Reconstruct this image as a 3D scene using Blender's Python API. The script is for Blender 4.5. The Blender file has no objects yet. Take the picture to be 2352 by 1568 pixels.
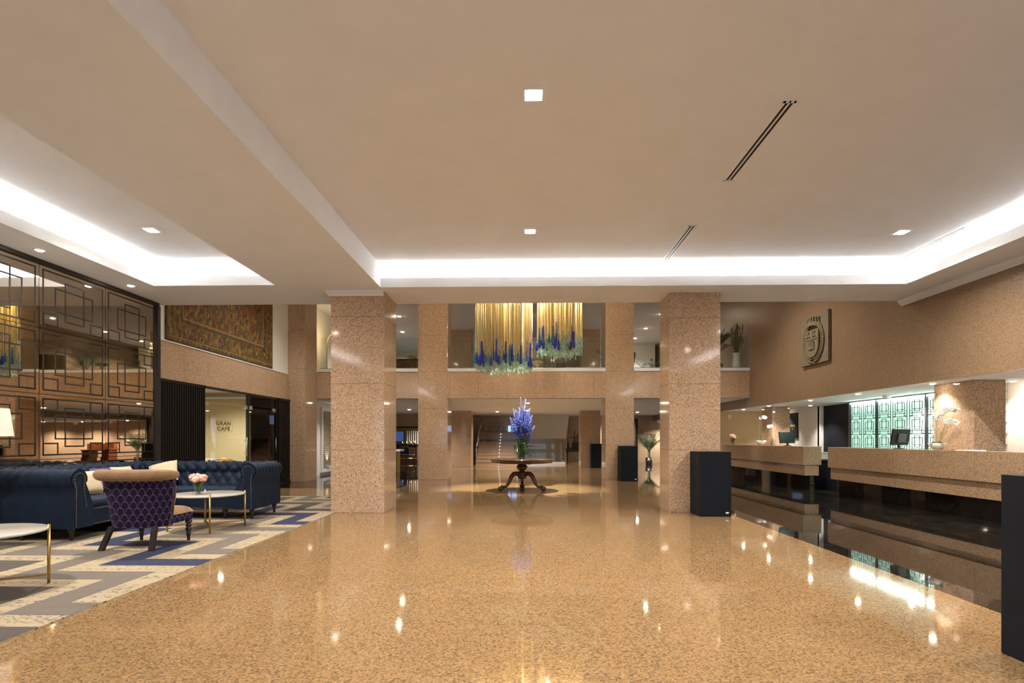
import bpy, bmesh, math, random
from mathutils import Vector, Matrix
PI = math.pi
D = bpy.data
SC = bpy.context.scene
COL = SC.collection

# ---------------------------------------------------------------- camera
cam_data = D.cameras.new('camera')
cam_data.sensor_width = 36.0
cam_data.lens = 1250.0 * 36.0 / 2352.0
cam_data.shift_y = 0.0952
cam_data.clip_end = 200
cam = D.objects.new('camera', cam_data)
cam.location = (0, 0, 1.3)
cam.rotation_euler = (PI / 2, 0, 0.0235)
COL.objects.link(cam)
SC.camera = cam

# ---------------------------------------------------------------- world and exposure
world = D.worlds.new('dusk')
SC.world = world
world.use_nodes = True
bg = world.node_tree.nodes['Background']
bg.inputs[0].default_value = (0.50, 0.55, 0.68, 1)
bg.inputs[1].default_value = 0.9
SC.cycles.transparent_max_bounces = 32
SC.view_settings.view_transform = 'Standard'
SC.view_settings.look = 'None'
SC.view_settings.exposure = 1.68
SC.view_settings.gamma = 1.0
SC.view_settings.use_curve_mapping = False

WARM = (1.0, 0.92, 0.82)
WARM2 = (1.0, 0.935, 0.84)
COOL = (0.80, 1.0, 0.90)
E_COVE = 18.0      # emission of the cove light strips
E_SPOT = 180.0     # ceiling spotlights, watts
E_DOWN = 22.0      # small downlights, watts
CY = PI / 2

# ---------------------------------------------------------------- node helpers
class NT:
    def __init__(self, name):
        self.mat = D.materials.new(name)
        self.mat.use_nodes = True
        self.t = self.mat.node_tree
        self.b = self.t.nodes['Principled BSDF']
    def n(self, kind, **kw):
        nd = self.t.nodes.new(kind)
        for k, v in kw.items():
            setattr(nd, k, v)
        return nd
    def link(self, a, b):
        self.t.links.new(a, b)
    def put(self, sock, v):
        if isinstance(v, bpy.types.NodeSocket):
            self.t.links.new(v, sock)
        else:
            sock.default_value = v
    def m(self, op, a, b=None, c=None):
        nd = self.n('ShaderNodeMath', operation=op)
        self.put(nd.inputs[0], a)
        if b is not None: self.put(nd.inputs[1], b)
        if c is not None: self.put(nd.inputs[2], c)
        return nd.outputs[0]
    def coord(self):
        return self.n('ShaderNodeTexCoord').outputs['Object']
    def xyz(self, co):
        nd = self.n('ShaderNodeSeparateXYZ'); self.link(co, nd.inputs[0]); return nd.outputs
    def noise(self, co, scale, detail=2, rough=0.5, dist=0.0):
        nd = self.n('ShaderNodeTexNoise')
        self.link(co, nd.inputs['Vector'])
        nd.inputs['Scale'].default_value = scale
        nd.inputs['Detail'].default_value = detail
        nd.inputs['Roughness'].default_value = rough
        nd.inputs['Distortion'].default_value = dist
        return nd.outputs['Fac']
    def ramp(self, fac, stops, interp='LINEAR'):
        nd = self.n('ShaderNodeValToRGB')
        nd.color_ramp.interpolation = interp
        e = nd.color_ramp.elements
        while len(e) < len(stops): e.new(0.5)
        for i, (p, c) in enumerate(stops):
            e[i].position = p
            e[i].color = (*c, 1) if len(c) == 3 else c
        self.link(fac, nd.inputs[0])
        return nd.outputs[0]
    def mix(self, fac, a, b, blend='MIX'):
        nd = self.n('ShaderNodeMix', data_type='RGBA', blend_type=blend)
        self.put(nd.inputs[0], fac)
        for s, v in ((nd.inputs[6], a), (nd.inputs[7], b)):
            if isinstance(v, bpy.types.NodeSocket): self.link(v, s)
            else: s.default_value = (*v, 1)
        return nd.outputs[2]
    def scale(self, co, s):
        nd = self.n('ShaderNodeMapping'); self.link(co, nd.inputs[0]); nd.inputs['Scale'].default_value = s
        return nd.outputs[0]
    def bump(self, h, strength=0.2, dist=0.01):
        nd = self.n('ShaderNodeBump'); self.link(h, nd.inputs['Height'])
        nd.inputs['Strength'].default_value = strength; nd.inputs['Distance'].default_value = dist
        self.link(nd.outputs[0], self.b.inputs['Normal'])
    def base(self, v): self.put(self.b.inputs['Base Color'], v if isinstance(v, bpy.types.NodeSocket) else (*v, 1))
    def set(self, **kw):
        for k, v in kw.items():
            self.put(self.b.inputs[k.replace('_', ' ')], v)
        return self

def plain(name, col, rough=0.5, metal=0.0, noise_amt=0.06, noise_scale=25, bump=0.0, **kw):
    t = NT(name)
    co = t.coord()
    f = t.noise(co, noise_scale, 3)
    lo = tuple(c * (1 - noise_amt) for c in col); hi = tuple(min(1, c * (1 + noise_amt)) for c in col)
    t.base(t.ramp(f, [(0.3, lo), (0.7, hi)]))
    t.set(Roughness=rough, Metallic=metal, **kw)
    if bump: t.bump(f, bump, 0.004)
    return t.mat

def joints(t, xyz, specs):
    """a 0..1 mask of thin joint lines: specs are (axis, pitch, offset, width)"""
    out = None
    for ax, pitch, off, w in specs:
        fr = t.m('FRACT', t.m('DIVIDE', t.m('SUBTRACT', xyz[ax], off - pitch * 40 - w / 2), pitch))
        k = t.m('LESS_THAN', fr, w / pitch)
        out = k if out is None else t.m('MAXIMUM', out, k)
    return out

def granite(name, stops, cell, rough, specs, joint_col=(0.05, 0.03, 0.02), stretch=(1, 1, 1), blotch=0.25, jf=0.75):
    t = NT(name)
    co = t.coord()
    sc = t.scale(co, stretch)
    nz = t.n('ShaderNodeTexNoise'); t.link(sc, nz.inputs['Vector']); nz.inputs['Scale'].default_value = cell * 1.3; nz.inputs['Detail'].default_value = 2
    add = t.n('ShaderNodeVectorMath', operation='MULTIPLY_ADD')
    t.link(nz.outputs['Color'], add.inputs[0]); add.inputs[1].default_value = (0.012, 0.012, 0.012); t.link(sc, add.inputs[2])
    vo = t.n('ShaderNodeTexVoronoi'); t.link(add.outputs[0], vo.inputs['Vector']); vo.inputs['Scale'].default_value = cell
    sep = t.n('ShaderNodeSeparateColor'); t.link(vo.outputs['Color'], sep.inputs[0])
    c = t.ramp(sep.outputs[0], stops)
    fine = t.noise(sc, cell * 1.9, 3, 0.65)
    c = t.mix(0.26, c, t.ramp(fine, [(0.36, stops[0][1]), (0.44, stops[2][1]), (0.56, stops[3][1]), (0.68, stops[4][1])]))
    c = t.mix(0.08, c, stops[3][1])
    big = t.noise(co, 0.9, 3)
    c = t.mix(blotch, c, t.ramp(big, [(0.3, (0.55, 0.55, 0.55)), (0.7, (1, 1, 1))]), 'MULTIPLY')
    if specs:
        j = joints(t, t.xyz(co), specs)
        c = t.mix(t.m('MULTIPLY', j, jf), c, joint_col)
    t.base(c)
    t.set(Roughness=rough)
    return t.mat

# ---------------------------------------------------------------- materials
M = {}
PINK = [(0.0, (0.07, 0.06, 0.054)), (0.13, (0.14, 0.108, 0.085)), (0.26, (0.40, 0.27, 0.175)), (0.62, (0.60, 0.40, 0.25)), (0.85, (0.68, 0.48, 0.33)), (1.0, (0.72, 0.60, 0.48))]
FLOORC = [(0.0, (0.060, 0.047, 0.033)), (0.15, (0.10, 0.070, 0.042)), (0.27, (0.262, 0.160, 0.076)), (0.65, (0.345, 0.207, 0.092)), (0.88, (0.39, 0.258, 0.127)), (1.0, (0.43, 0.33, 0.20))]
M["granite_column"] = granite("polished pink granite", PINK, 98, 0.07, [(2, 1.17, -0.06, 0.006)], blotch=0.15)
M['granite_wall'] = granite('pink granite cladding', PINK, 118, 0.16, [(0, 0.92, 0.35, 0.006), (1, 0.92, 0.3, 0.006)], blotch=0.2)
M['granite_dull_shaded'] = granite('dull shaded pink granite cladding', [(p, tuple(k * f for k, f in zip(c, (.55, .52, .46)))) for p, c in PINK], 118, 0.35, [(1, 1.4, 0.3, 0.004)], blotch=0.25)  # same granite, duller finish; darker tint stands in for weaker light here
M['granite_plain'] = granite('pink granite counter', [(p, tuple(k * f for k, f in zip(c, (.78, .74, .66)))) for p, c in PINK], 118, 0.10, [(1, 1.9, 0.2, 0.005)], blotch=0.15)
M['granite_floor'] = granite('orange granite floor', FLOORC, 98, 0.055, [(0, 0.625, 0.06, 0.004), (1, 0.6, 0.22, 0.004)], joint_col=(0.22, 0.13, 0.06), blotch=0.22, jf=0.8)

t = NT('black marble floor'); co = t.coord()
v = t.noise(co, 1.6, 6, 0.65, 1.5)
c = t.ramp(v, [(0.44, (0.008, 0.007, 0.006)), (0.495, (0.030, 0.026, 0.02)), (0.51, (0.010, 0.008, 0.007)), (0.7, (0.016, 0.013, 0.01))])
j = joints(t, t.xyz(co), [(0, 0.9, 0.4, 0.004), (1, 0.9, 0.3, 0.004)])
t.base(t.mix(t.m('MULTIPLY', j, 0.6), c, (0.05, 0.04, 0.03))); t.set(Roughness=0.03, IOR=1.62); M['black_marble'] = t.mat

M['ceiling'] = plain('ceiling plaster', (0.775, 0.795, 0.83), 0.85, noise_amt=0.02, noise_scale=2.5)
M['plaster'] = plain('white plaster', (0.78, 0.765, 0.72), 0.8, noise_amt=0.02, noise_scale=3)
M['trim_white'] = plain('white gloss trim', (0.82, 0.82, 0.84), 0.4, noise_amt=0.01)
M['ledge'] = plain('white coping', (0.74, 0.78, 0.84), 0.35, noise_amt=0.01)
M['beige_wall'] = plain('beige wall covering', (0.66, 0.52, 0.30), 0.7, noise_amt=0.06, noise_scale=60)
M['grey_wall'] = plain('grey wall paint', (0.58, 0.60, 0.62), 0.7, noise_amt=0.02)
M['black_wood'] = plain('black stained slats', (0.012, 0.010, 0.009), 0.42, noise_amt=0.3, noise_scale=40)
M['black_metal'] = plain('black metal', (0.014, 0.011, 0.010), 0.45, noise_amt=0.1)
M['black_satin'] = plain('satin black board', (0.006, 0.0085, 0.014), 0.6, noise_amt=0.1, noise_scale=6)
M['brass'] = plain('brushed brass', (0.62, 0.42, 0.13), 0.28, 1.0, noise_amt=0.06, noise_scale=80)
M['chrome'] = plain('polished steel', (0.72, 0.73, 0.75), 0.18, 1.0, noise_amt=0.02)
M['steel_dark'] = plain('dark steel', (0.18, 0.18, 0.19), 0.3, 0.8)
M['glass_top'] = plain('glass over dark wood', (0.085, 0.065, 0.05), 0.06, noise_amt=0.3, noise_scale=9)
M['white_marble'] = plain('white marble', (0.44, 0.41, 0.37), 0.18, noise_amt=0.05, noise_scale=7)
M['walnut'] = plain('carved walnut', (0.070, 0.028, 0.011), 0.28, noise_amt=0.45, noise_scale=18, bump=0.25)
M['mahogany'] = plain('polished mahogany', (0.22, 0.065, 0.018), 0.35, noise_amt=0.35, noise_scale=9)
M['dark_leg'] = plain('ebonised turned wood', (0.016, 0.012, 0.011), 0.3, noise_amt=0.2)
M['leaf'] = plain('glossy leaf', (0.055, 0.15, 0.022), 0.45, noise_amt=0.4, noise_scale=8)
M['palm'] = plain('palm leaf', (0.060, 0.135, 0.030), 0.5, noise_amt=0.4, noise_scale=6)
M['palm_dark'] = plain('dark palm leaf', (0.035, 0.065, 0.025), 0.5, noise_amt=0.4, noise_scale=6)
M['dry'] = plain('dried grass', (0.22, 0.15, 0.07), 0.8, noise_amt=0.4, noise_scale=20)
M['stem'] = plain('green stem', (0.16, 0.24, 0.05), 0.5)
M['peony'] = plain('pink peony petals', (0.80, 0.42, 0.38), 0.6, noise_amt=0.25, noise_scale=40)
M['peony_pale'] = plain('peach peony petals', (0.85, 0.56, 0.42), 0.6, noise_amt=0.2, noise_scale=40)
M['blue_flower'] = plain('blue delphinium petals', (0.030, 0.052, 0.50), 0.5, noise_amt=0.7, noise_scale=30)
M['pale_flower'] = plain('pale blue petals', (0.26, 0.33, 0.72), 0.5, noise_amt=0.2, noise_scale=40)
M['orchid'] = plain('white orchid petals', (0.86, 0.84, 0.80), 0.45, noise_amt=0.03)
M['yellow_flower'] = plain('yellow blossoms', (0.62, 0.48, 0.08), 0.6, noise_amt=0.4, noise_scale=40)
M['ceramic'] = plain('white ceramic', (0.80, 0.78, 0.75), 0.25, noise_amt=0.01)
M['screen_black'] = plain('monitor plastic', (0.014, 0.014, 0.015), 0.3, noise_amt=0.05)
M['tan_fabric'] = plain('tan upholstery', (0.26, 0.19, 0.11), 0.8, noise_amt=0.12, noise_scale=90)
M['floor_low_bounce'] = plain('dark low bounce floor', (0.055, 0.036, 0.022), 0.35, noise_amt=0.3, noise_scale=12)  # unseen floor; dark tone chosen to hold down bounce onto the upper ceiling
M['mustard'] = plain('mustard leather', (0.48, 0.26, 0.045), 0.45, noise_amt=0.12)
M['stone_relief'] = plain('carved buff stone', (0.185, 0.145, 0.085), 0.85, noise_amt=0.2, noise_scale=30, bump=0.2)  # stone tone lowered to stand in for the weak light on the crest
M['gold_strand'] = plain('gold glass strand', (0.92, 0.73, 0.38), 0.25, 0.05, noise_amt=0.2, noise_scale=40)
M['sign_gold'] = plain('gold lettering', (0.75, 0.50, 0.05), 0.4)
M['letter_grey'] = plain('etched lettering', (0.20, 0.15, 0.08), 0.6)
M['red'] = plain('red enamel', (0.5, 0.02, 0.015), 0.4)
M['cream_cushion'] = plain('cream woven cushion', (0.56, 0.46, 0.31), 0.75, noise_amt=0.18, noise_scale=120, bump=0.2)
M['purple_cushion'] = plain('purple velvet cushion', (0.06, 0.04, 0.15), 0.7, noise_amt=0.2, noise_scale=50)
M['curtain'] = plain('pale grey curtain', (0.60, 0.61, 0.62), 0.85)
M['light_panel'] = plain('pale green lacquer', (0.62, 0.72, 0.66), 0.35, noise_amt=0.01)
t = NT('frosted back lit glass'); t.base((0.62, 0.78, 0.70)); t.set(Roughness=0.35); t.b.inputs['Emission Color'].default_value = (0.55, 0.95, 0.78, 1); t.b.inputs['Emission Strength'].default_value = 0.24; M['frosted'] = t.mat

for k in ('black_satin', 'black_wood'): M[k].node_tree.nodes['Principled BSDF'].inputs['Specular IOR Level'].default_value = 0.18
def velvet(name, col, sheen_col, rough=0.75, sheen=0.6):
    t = NT(name); co = t.coord()
    f = t.noise(co, 5, 4, 0.6); g = t.noise(co, 160, 2)
    t.base(t.mix(0.3, t.ramp(f, [(0.3, tuple(c * .7 for c in col)), (0.7, tuple(c * 1.25 for c in col))]), t.ramp(g, [(0.3, (0.7,) * 3), (0.7, (1,) * 3)]), 'MULTIPLY'))
    t.set(Roughness=rough, Sheen_Weight=sheen, Sheen_Roughness=0.4, Specular_IOR_Level=0.15)
    t.b.inputs['Sheen Tint'].default_value = (*sheen_col, 1)
    return t.mat
M['navy_velvet'] = velvet('navy velvet', (0.0075, 0.0155, 0.034), (0.30, 0.48, 0.80), 0.6, 0.15)
M['tan_velvet'] = velvet('tan velvet', (0.26, 0.155, 0.085), (0.9, 0.75, 0.55), 0.6, 0.3)

# purple upholstery with fans of pale dots
t = NT('purple fan pattern upholstery'); co = t.coord(); X = t.xyz(co)
W, Hh = 0.100, 0.150
masks = []; fills = []
for ox, oz in ((0, 0), (0.5, 0.5)):
    u = t.m('SUBTRACT', t.m('FRACT', t.m('ADD', t.m('DIVIDE', t.m('ADD', X[0], X[1]), W), 40 + ox)), 0.5)
    w_ = t.m('SUBTRACT', t.m('FRACT', t.m('ADD', t.m('DIVIDE', X[2], Hh), 40 + oz)), 0.34)
    r = t.m('SQRT', t.m('ADD', t.m('MULTIPLY', u, u), t.m('MULTIPLY', t.m('MULTIPLY', w_, w_), 0.9)))
    th = t.m('ARCTAN2', w_, u)
    ring = t.m('LESS_THAN', t.m('ABSOLUTE', t.m('SUBTRACT', r, 0.42)), 0.03)
    dot = t.m('LESS_THAN', t.m('ABSOLUTE', t.m('SUBTRACT', t.m('FRACT', t.m('MULTIPLY', th, 3.6)), 0.5)), 0.19)
    up = t.m('GREATER_THAN', w_, -0.12)
    masks.append(t.m('MULTIPLY', t.m('MULTIPLY', ring, dot), up))
    ray_ = t.m('MULTIPLY', t.m('LESS_THAN', r, 0.36), t.m('LESS_THAN', t.m('ABSOLUTE', t.m('SUBTRACT', t.m('FRACT', t.m('MULTIPLY', th, 1.8)), 0.5)), 0.28))
    fills.append(t.m('MULTIPLY', ray_, up))
c = t.mix(t.m('MULTIPLY', t.m('MAXIMUM', fills[0], fills[1]), 0.75), (0.017, 0.009, 0.040), (0.004, 0.003, 0.008))
c = t.mix(t.m('MULTIPLY', t.m('MAXIMUM', masks[0], masks[1]), .8), c, (0.33, 0.28, 0.28))
t.base(c); t.set(Roughness=0.75, Sheen_Weight=0.05, Specular_IOR_Level=0.1); t.b.inputs['Sheen Tint'].default_value = (0.5, 0.35, 0.9, 1)
M['purple_fan'] = t.mat

# carpet piles
def pile(name, col, fleck=None):
    t = NT(name); co = t.coord()
    f = t.noise(co, 220, 2)
    c = t.ramp(f, [(0.3, tuple(k * 0.72 for k in col)), (0.7, tuple(k * 1.15 for k in col))])
    st = t.noise(t.scale(co, (1, 14, 1)), 1.6, 4, 0.6)
    c = t.mix(0.35, c, t.ramp(st, [(0.35, (0.62,) * 3), (0.6, (1,) * 3)]), 'MULTIPLY')
    if fleck:
        b = t.noise(t.scale(co, (20, 48, 1)), 1.0, 3, 0.6)
        band = t.noise(t.scale(co, (0.25, 7.5, 1)), 1.0, 1)
        k = t.m('MULTIPLY', t.m('GREATER_THAN', b, 0.56), t.m('GREATER_THAN', band, 0.50))
        c = t.mix(t.m('MULTIPLY', k, 0.85), c, fleck)
    t.base(c); t.set(Roughness=0.95); t.bump(f, 0.4, 0.004)
    return t.mat
M['carpet_cream'] = pile('cream carpet pile', (0.41, 0.33, 0.22), (0.05, 0.045, 0.04))
M['carpet_navy'] = pile('navy carpet pile', (0.018, 0.026, 0.075))
M['carpet_grey'] = pile('grey carpet pile', (0.16, 0.135, 0.115))
M['carpet_dark'] = pile('charcoal carpet pile', (0.085, 0.073, 0.065))

# tapestry
t = NT('woven tapestry'); co = t.coord(); X = t.xyz(co)
wob = t.n('ShaderNodeTexNoise'); t.link(co, wob.inputs['Vector']); wob.inputs['Scale'].default_value = 5; wob.inputs['Detail'].default_value = 3
wa = t.n('ShaderNodeVectorMath', operation='MULTIPLY_ADD'); t.link(wob.outputs['Color'], wa.inputs[0]); wa.inputs[1].default_value = (.22, .22, .22); t.link(co, wa.inputs[2])
vo = t.n('ShaderNodeTexVoronoi'); t.link(t.scale(wa.outputs[0], (.2, 1.3, 0.8)), vo.inputs['Vector']); vo.inputs['Scale'].default_value = 15
sp_ = t.n('ShaderNodeSeparateColor'); t.link(vo.outputs['Color'], sp_.inputs[0])
c = t.ramp(sp_.outputs[0], [(0, (0.016, 0.012, 0.006)), (.14, (0.20, 0.115, 0.016)), (.34, (0.085, 0.055, 0.012)), (.46, (0.29, 0.185, 0.035)), (.60, (0.05, 0.058, 0.04)), (.70, (0.15, 0.03, 0.012)), (.80, (0.23, 0.14, 0.025)), (.93, (0.07, 0.04, 0.012))], 'LINEAR')
f = t.noise(t.scale(co, (1, 3.4, 2.4)), 4.0, 5, 0.7, 1.0)
c = t.mix(0.55, c, t.ramp(f, [(0.35, (0.25, 0.22, 0.18)), (0.62, (1, 1, 1))]), 'MULTIPLY')
g = t.noise(t.scale(co, (1, 2.6, 1.1)), 1.6, 5, 0.65, 1.2)
red = t.ramp(g, [(0.53, (0, 0, 0)), (0.57, (1, 1, 1))])
y0, y1, z0 = 10.75, 15.35, 3.30
ed = t.m('MINIMUM', t.m('MINIMUM', t.m('SUBTRACT', X[1], y0), t.m('SUBTRACT', y1, X[1])), t.m('SUBTRACT', X[2], z0))
inner = t.m('GREATER_THAN', ed, 0.56)
redm = t.m('MULTIPLY', inner, red)
c = t.mix(t.m('MULTIPLY', redm, 0.6), c, (0.14, 0.020, 0.006))
for e0, e1, cc in ((0.0, 0.03, (0.04, 0.028, 0.014)), (0.09, 0.12, (0.24, 0.14, 0.035)), (0.46, 0.50, (0.05, 0.03, 0.014)), (0.52, 0.56, (0.24, 0.15, 0.035))):
    k = t.m('MULTIPLY', t.m('GREATER_THAN', ed, e0), t.m('LESS_THAN', ed, e1))
    c = t.mix(t.m('MULTIPLY', k, 0.8), c, cc)
t.base(c); t.set(Roughness=0.9); t.bump(t.noise(co, 90, 2), 0.3, 0.004); M['tapestry'] = t.mat

# ribbed wall panel
t = NT('ribbed wall panel'); co = t.coord(); X = t.xyz(co)
s = t.m('SINE', t.m('MULTIPLY', X[2], 90)); t.base(t.ramp(t.noise(t.scale(co, (1, 1, 30)), 1.5, 3), [(0.3, (0.24, 0.19, 0.13)), (0.7, (0.36, 0.29, 0.2))])); t.set(Roughness=0.5); t.bump(s, 0.5, 0.01); M['ribbed'] = t.mat

# mirror
t = NT('bronze mirror'); t.base((0.62, 0.55, 0.45)); t.set(Metallic=1.0, Roughness=0.012); M['mirror'] = t.mat

def thin_glass(name, tint=(0.93, 0.97, 0.95), boost=1.0):
    t = NT(name)
    tr = t.n('ShaderNodeBsdfTransparent'); tr.inputs[0].default_value = (*tint, 1)
    gl = t.n('ShaderNodeBsdfGlossy'); gl.inputs['Roughness'].default_value = 0.01
    lw = t.n('ShaderNodeLayerWeight'); lw.inputs['Blend'].default_value = 0.5
    fr = t.m('ADD', 0.035 * boost, t.m('MULTIPLY', t.m('POWER', lw.outputs['Facing'], 5.0), 0.8))
    mx = t.n('ShaderNodeMixShader')
    t.link(t.m('MINIMUM', fr, 1.0), mx.inputs[0]); t.link(tr.outputs[0], mx.inputs[1]); t.link(gl.outputs[0], mx.inputs[2])
    t.link(mx.outputs[0], t.t.nodes['Material Output'].inputs[0])
    return t.mat
M['glass'] = thin_glass('clear glass')
M['glass_dark'] = thin_glass('smoked glass', (0.35, 0.34, 0.33))
M['vase_glass'] = thin_glass('vase glass', (0.86, 0.93, 0.88), 1.3)
t = NT('crystal drop'); t.base((0.55, 0.74, 0.60)); t.set(Roughness=0.10, Metallic=0.2, Coat_Weight=0.5, Alpha=0.45); M['crystal'] = t.mat
t = NT('cobalt glass'); t.base((0.012, 0.035, 0.55)); t.set(Roughness=0.05, Coat_Weight=1.0); M['cobalt'] = t.mat
t = NT('violet glass'); t.base((0.035, 0.015, 0.12)); t.set(Roughness=0.05, Coat_Weight=1.0); M['violet'] = t.mat
t = NT('teal glass'); t.base((0.02, 0.16, 0.28)); t.set(Roughness=0.05, Coat_Weight=1.0); M['teal'] = t.mat

def emit(name, col, strength):
    t = NT(name); t.base((0, 0, 0)); t.b.inputs['Emission Color'].default_value = (*col, 1); t.b.inputs['Emission Strength'].default_value = strength
    return t.mat
M['e_cove'] = emit('cove light strip', WARM2, E_COVE)
M['e_lens'] = emit('spot lens glow', (1.0, 0.86, 0.62), 60)
M['e_small'] = emit('downlight lens glow', (1.0, 0.88, 0.70), 25)
M['e_cool'] = emit('cool light strip', COOL, 22)
M['e_screen'] = emit('blue screen glow', (0.10, 0.17, 0.50), 0.14)
M['e_screen2'] = emit('pale screen glow', (0.40, 0.60, 1.0), 0.40)
M['e_led'] = emit('step light glow', (1.0, 0.85, 0.65), 0.30)
t = NT('lit linen shade'); t.base((0.66, 0.52, 0.44)); t.set(Roughness=0.8); t.b.inputs['Emission Color'].default_value = (1.0, 0.74, 0.60, 1); t.b.inputs['Emission Strength'].default_value = 0.13; M['shade'] = t.mat
M['shade_hot'] = emit('glowing shade', (1.0, 0.72, 0.36), 7)
M['exit_green'] = emit('green pilot light', (0.1, 0.8, 0.25), 1.0)

# ---------------------------------------------------------------- mesh builder
class MB:
    def __init__(self):
        self.v = []; self.f = []; self.mi = []; self.sm = []; self.cur = 0
    def add(self, vs, fs, smooth=False):
        b = len(self.v)
        self.v += [tuple(p) for p in vs]
        for f in fs:
            self.f.append([b + i for i in f]); self.mi.append(self.cur); self.sm.append(smooth)
        return self
    def mat(self, i): self.cur = i; return self
    def box(self, x0, x1, y0, y1, z0, z1):
        vs = [(x, y, z) for z in (z0, z1) for y in (y0, y1) for x in (x0, x1)]
        return self.add(vs, [(0, 2, 3, 1), (4, 5, 7, 6), (0, 1, 5, 4), (2, 6, 7, 3), (0, 4, 6, 2), (1, 3, 7, 5)])
    def lathe(self, prof, c=(0, 0, 0), seg=20, ax=None, sx=1, sy=1):
        vs = []; fs = []; n = len(prof)
        for i in range(seg):
            a = 2 * PI * i / seg
            for r, z in prof:
                p = Vector((r * math.cos(a) * sx, r * math.sin(a) * sy, z))
                if ax is not None: p = ax @ p
                vs.append((p.x + c[0], p.y + c[1], p.z + c[2]))
        for i in range(seg):
            k = (i + 1) % seg
            for q in range(n - 1):
                fs.append((i * n + q, k * n + q, k * n + q + 1, i * n + q + 1))
        if prof[0][0] > 1e-6: fs.append(tuple(i * n for i in reversed(range(seg))))
        if prof[-1][0] > 1e-6: fs.append(tuple(i * n + n - 1 for i in range(seg)))
        return self.add(vs, fs, True)
    def cyl(self, c, r, h, seg=16): return self.lathe([(r, 0), (r, h)], c, seg)
    def tube(self, path, r, seg=8, cap=True):
        P = [Vector(p) for p in path]; n = len(P); vs = []; fs = []
        prev = None
        for i, p in enumerate(P):
            d = (P[min(i + 1, n - 1)] - P[max(i - 1, 0)])
            if d.length < 1e-9: d = Vector((0, 0, 1))
            d.normalize()
            if prev is None:
                up = Vector((0, 0, 1)) if abs(d.z) < 0.9 else Vector((1, 0, 0))
                a = d.cross(up).normalized()
            else:
                a = (prev - d * prev.dot(d)).normalized()
            prev = a; b = d.cross(a)
            rr = r[i] if isinstance(r, (list, tuple)) else r
            for k in range(seg):
                t_ = 2 * PI * k / seg
                vs.append(p + a * math.cos(t_) * rr + b * math.sin(t_) * rr)
        for i in range(n - 1):
            for k in range(seg):
                m = (k + 1) % seg
                fs.append((i * seg + k, i * seg + m, (i + 1) * seg + m, (i + 1) * seg + k))
        if cap:
            fs.append(tuple(reversed(range(seg)))); fs.append(tuple((n - 1) * seg + k for k in range(seg)))
        return self.add(vs, fs, True)
    def bar(self, a, b, w, h=None):
        """square bar between two points"""
        h = h or w
        a = Vector(a); b = Vector(b); d = (b - a).normalized()
        up = Vector((0, 0, 1)) if abs(d.z) < 0.95 else Vector((0, 1, 0))
        s = d.cross(up).normalized() * (w / 2); u = s.cross(d).normalized() * (h / 2)
        vs = [p + e * s + g * u for p in (a, b) for g in (-1, 1) for e in (-1, 1)]
        return self.add(vs, [(0, 1, 3, 2), (4, 6, 7, 5), (0, 4, 5, 1), (2, 3, 7, 6), (0, 2, 6, 4), (1, 5, 7, 3)])
    def prism(self, poly, h0, h1, plane='xy', smooth=False):
        mp = {'xy': lambda a, b, h: (a, b, h), 'xz': lambda a, b, h: (a, h, b), 'yz': lambda a, b, h: (h, a, b)}[plane]
        n = len(poly)
        vs = [mp(a, b, h0) for a, b in poly] + [mp(a, b, h1) for a, b in poly]
        fs = [tuple(range(n)), tuple(range(2 * n - 1, n - 1, -1))] + [(i, i + n, (i + 1) % n + n, (i + 1) % n) for i in range(n)]
        return self.add(vs, fs, smooth)
    def ball(self, c, r, seg=12, rings=8, rot=None):
        rx, ry, rz = r if isinstance(r, (tuple, list)) else (r, r, r)
        vs = []; fs = []
        for i in range(rings + 1):
            th = PI * i / rings
            for k in range(seg):
                a = 2 * PI * k / seg
                p = Vector((rx * math.sin(th) * math.cos(a), ry * math.sin(th) * math.sin(a), rz * math.cos(th)))
                if rot is not None: p = rot @ p
                vs.append((c[0] + p.x, c[1] + p.y, c[2] + p.z))
        for i in range(rings):
            for k in range(seg):
                m = (k + 1) % seg
                fs.append((i * seg + k, (i + 1) * seg + k, (i + 1) * seg + m, i * seg + m))
        return self.add(vs, fs, True)
    def grid(self, fn, nu, nv, closed_u=False):
        vs = [fn(i, j) for i in range(nu) for j in range(nv)]
        fs = []
        for i in range(nu if closed_u else nu - 1):
            k = (i + 1) % nu
            for j in range(nv - 1):
                fs.append((i * nv + j, k * nv + j, k * nv + j + 1, i * nv + j + 1))
        return self.add(vs, fs, True)
    def build(self, name, mats, parent=None, bevel=0, loc=None, label=None):
        me = D.meshes.new(name)
        me.from_pydata(self.v, [], self.f)
        mats = mats if isinstance(mats, (list, tuple)) else [mats]
        for m in mats: me.materials.append(M[m] if isinstance(m, str) else m)
        me.polygons.foreach_set('material_index', self.mi)
        me.polygons.foreach_set('use_smooth', self.sm)
        bm = bmesh.new(); bm.from_mesh(me)
        bmesh.ops.recalc_face_normals(bm, faces=bm.faces)
        bm.to_mesh(me); bm.free()
        me.update()
        o = D.objects.new(name, me)
        if parent: o.parent = parent
        if loc: o.location = loc
        COL.objects.link(o)
        if bevel:
            md = o.modifiers.new('bevel', 'BEVEL'); md.width = bevel; md.segments = 2; md.limit_method = 'ANGLE'; md.angle_limit = 0.7
        if label: o['label'] = label
        return o

def tag(o, label, cat, group=None, kind=None):
    o['label'] = label; o['category'] = cat
    if group: o['group'] = group
    if kind: o['kind'] = kind
    return o

def thing(name, label, cat, loc=(0, 0, 0), rz=0, group=None):
    o = D.objects.new(name, None); o.location = loc; o.rotation_euler = (0, 0, rz); o.empty_display_size = 0.1
    COL.objects.link(o)
    return tag(o, label, cat, group)

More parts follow.
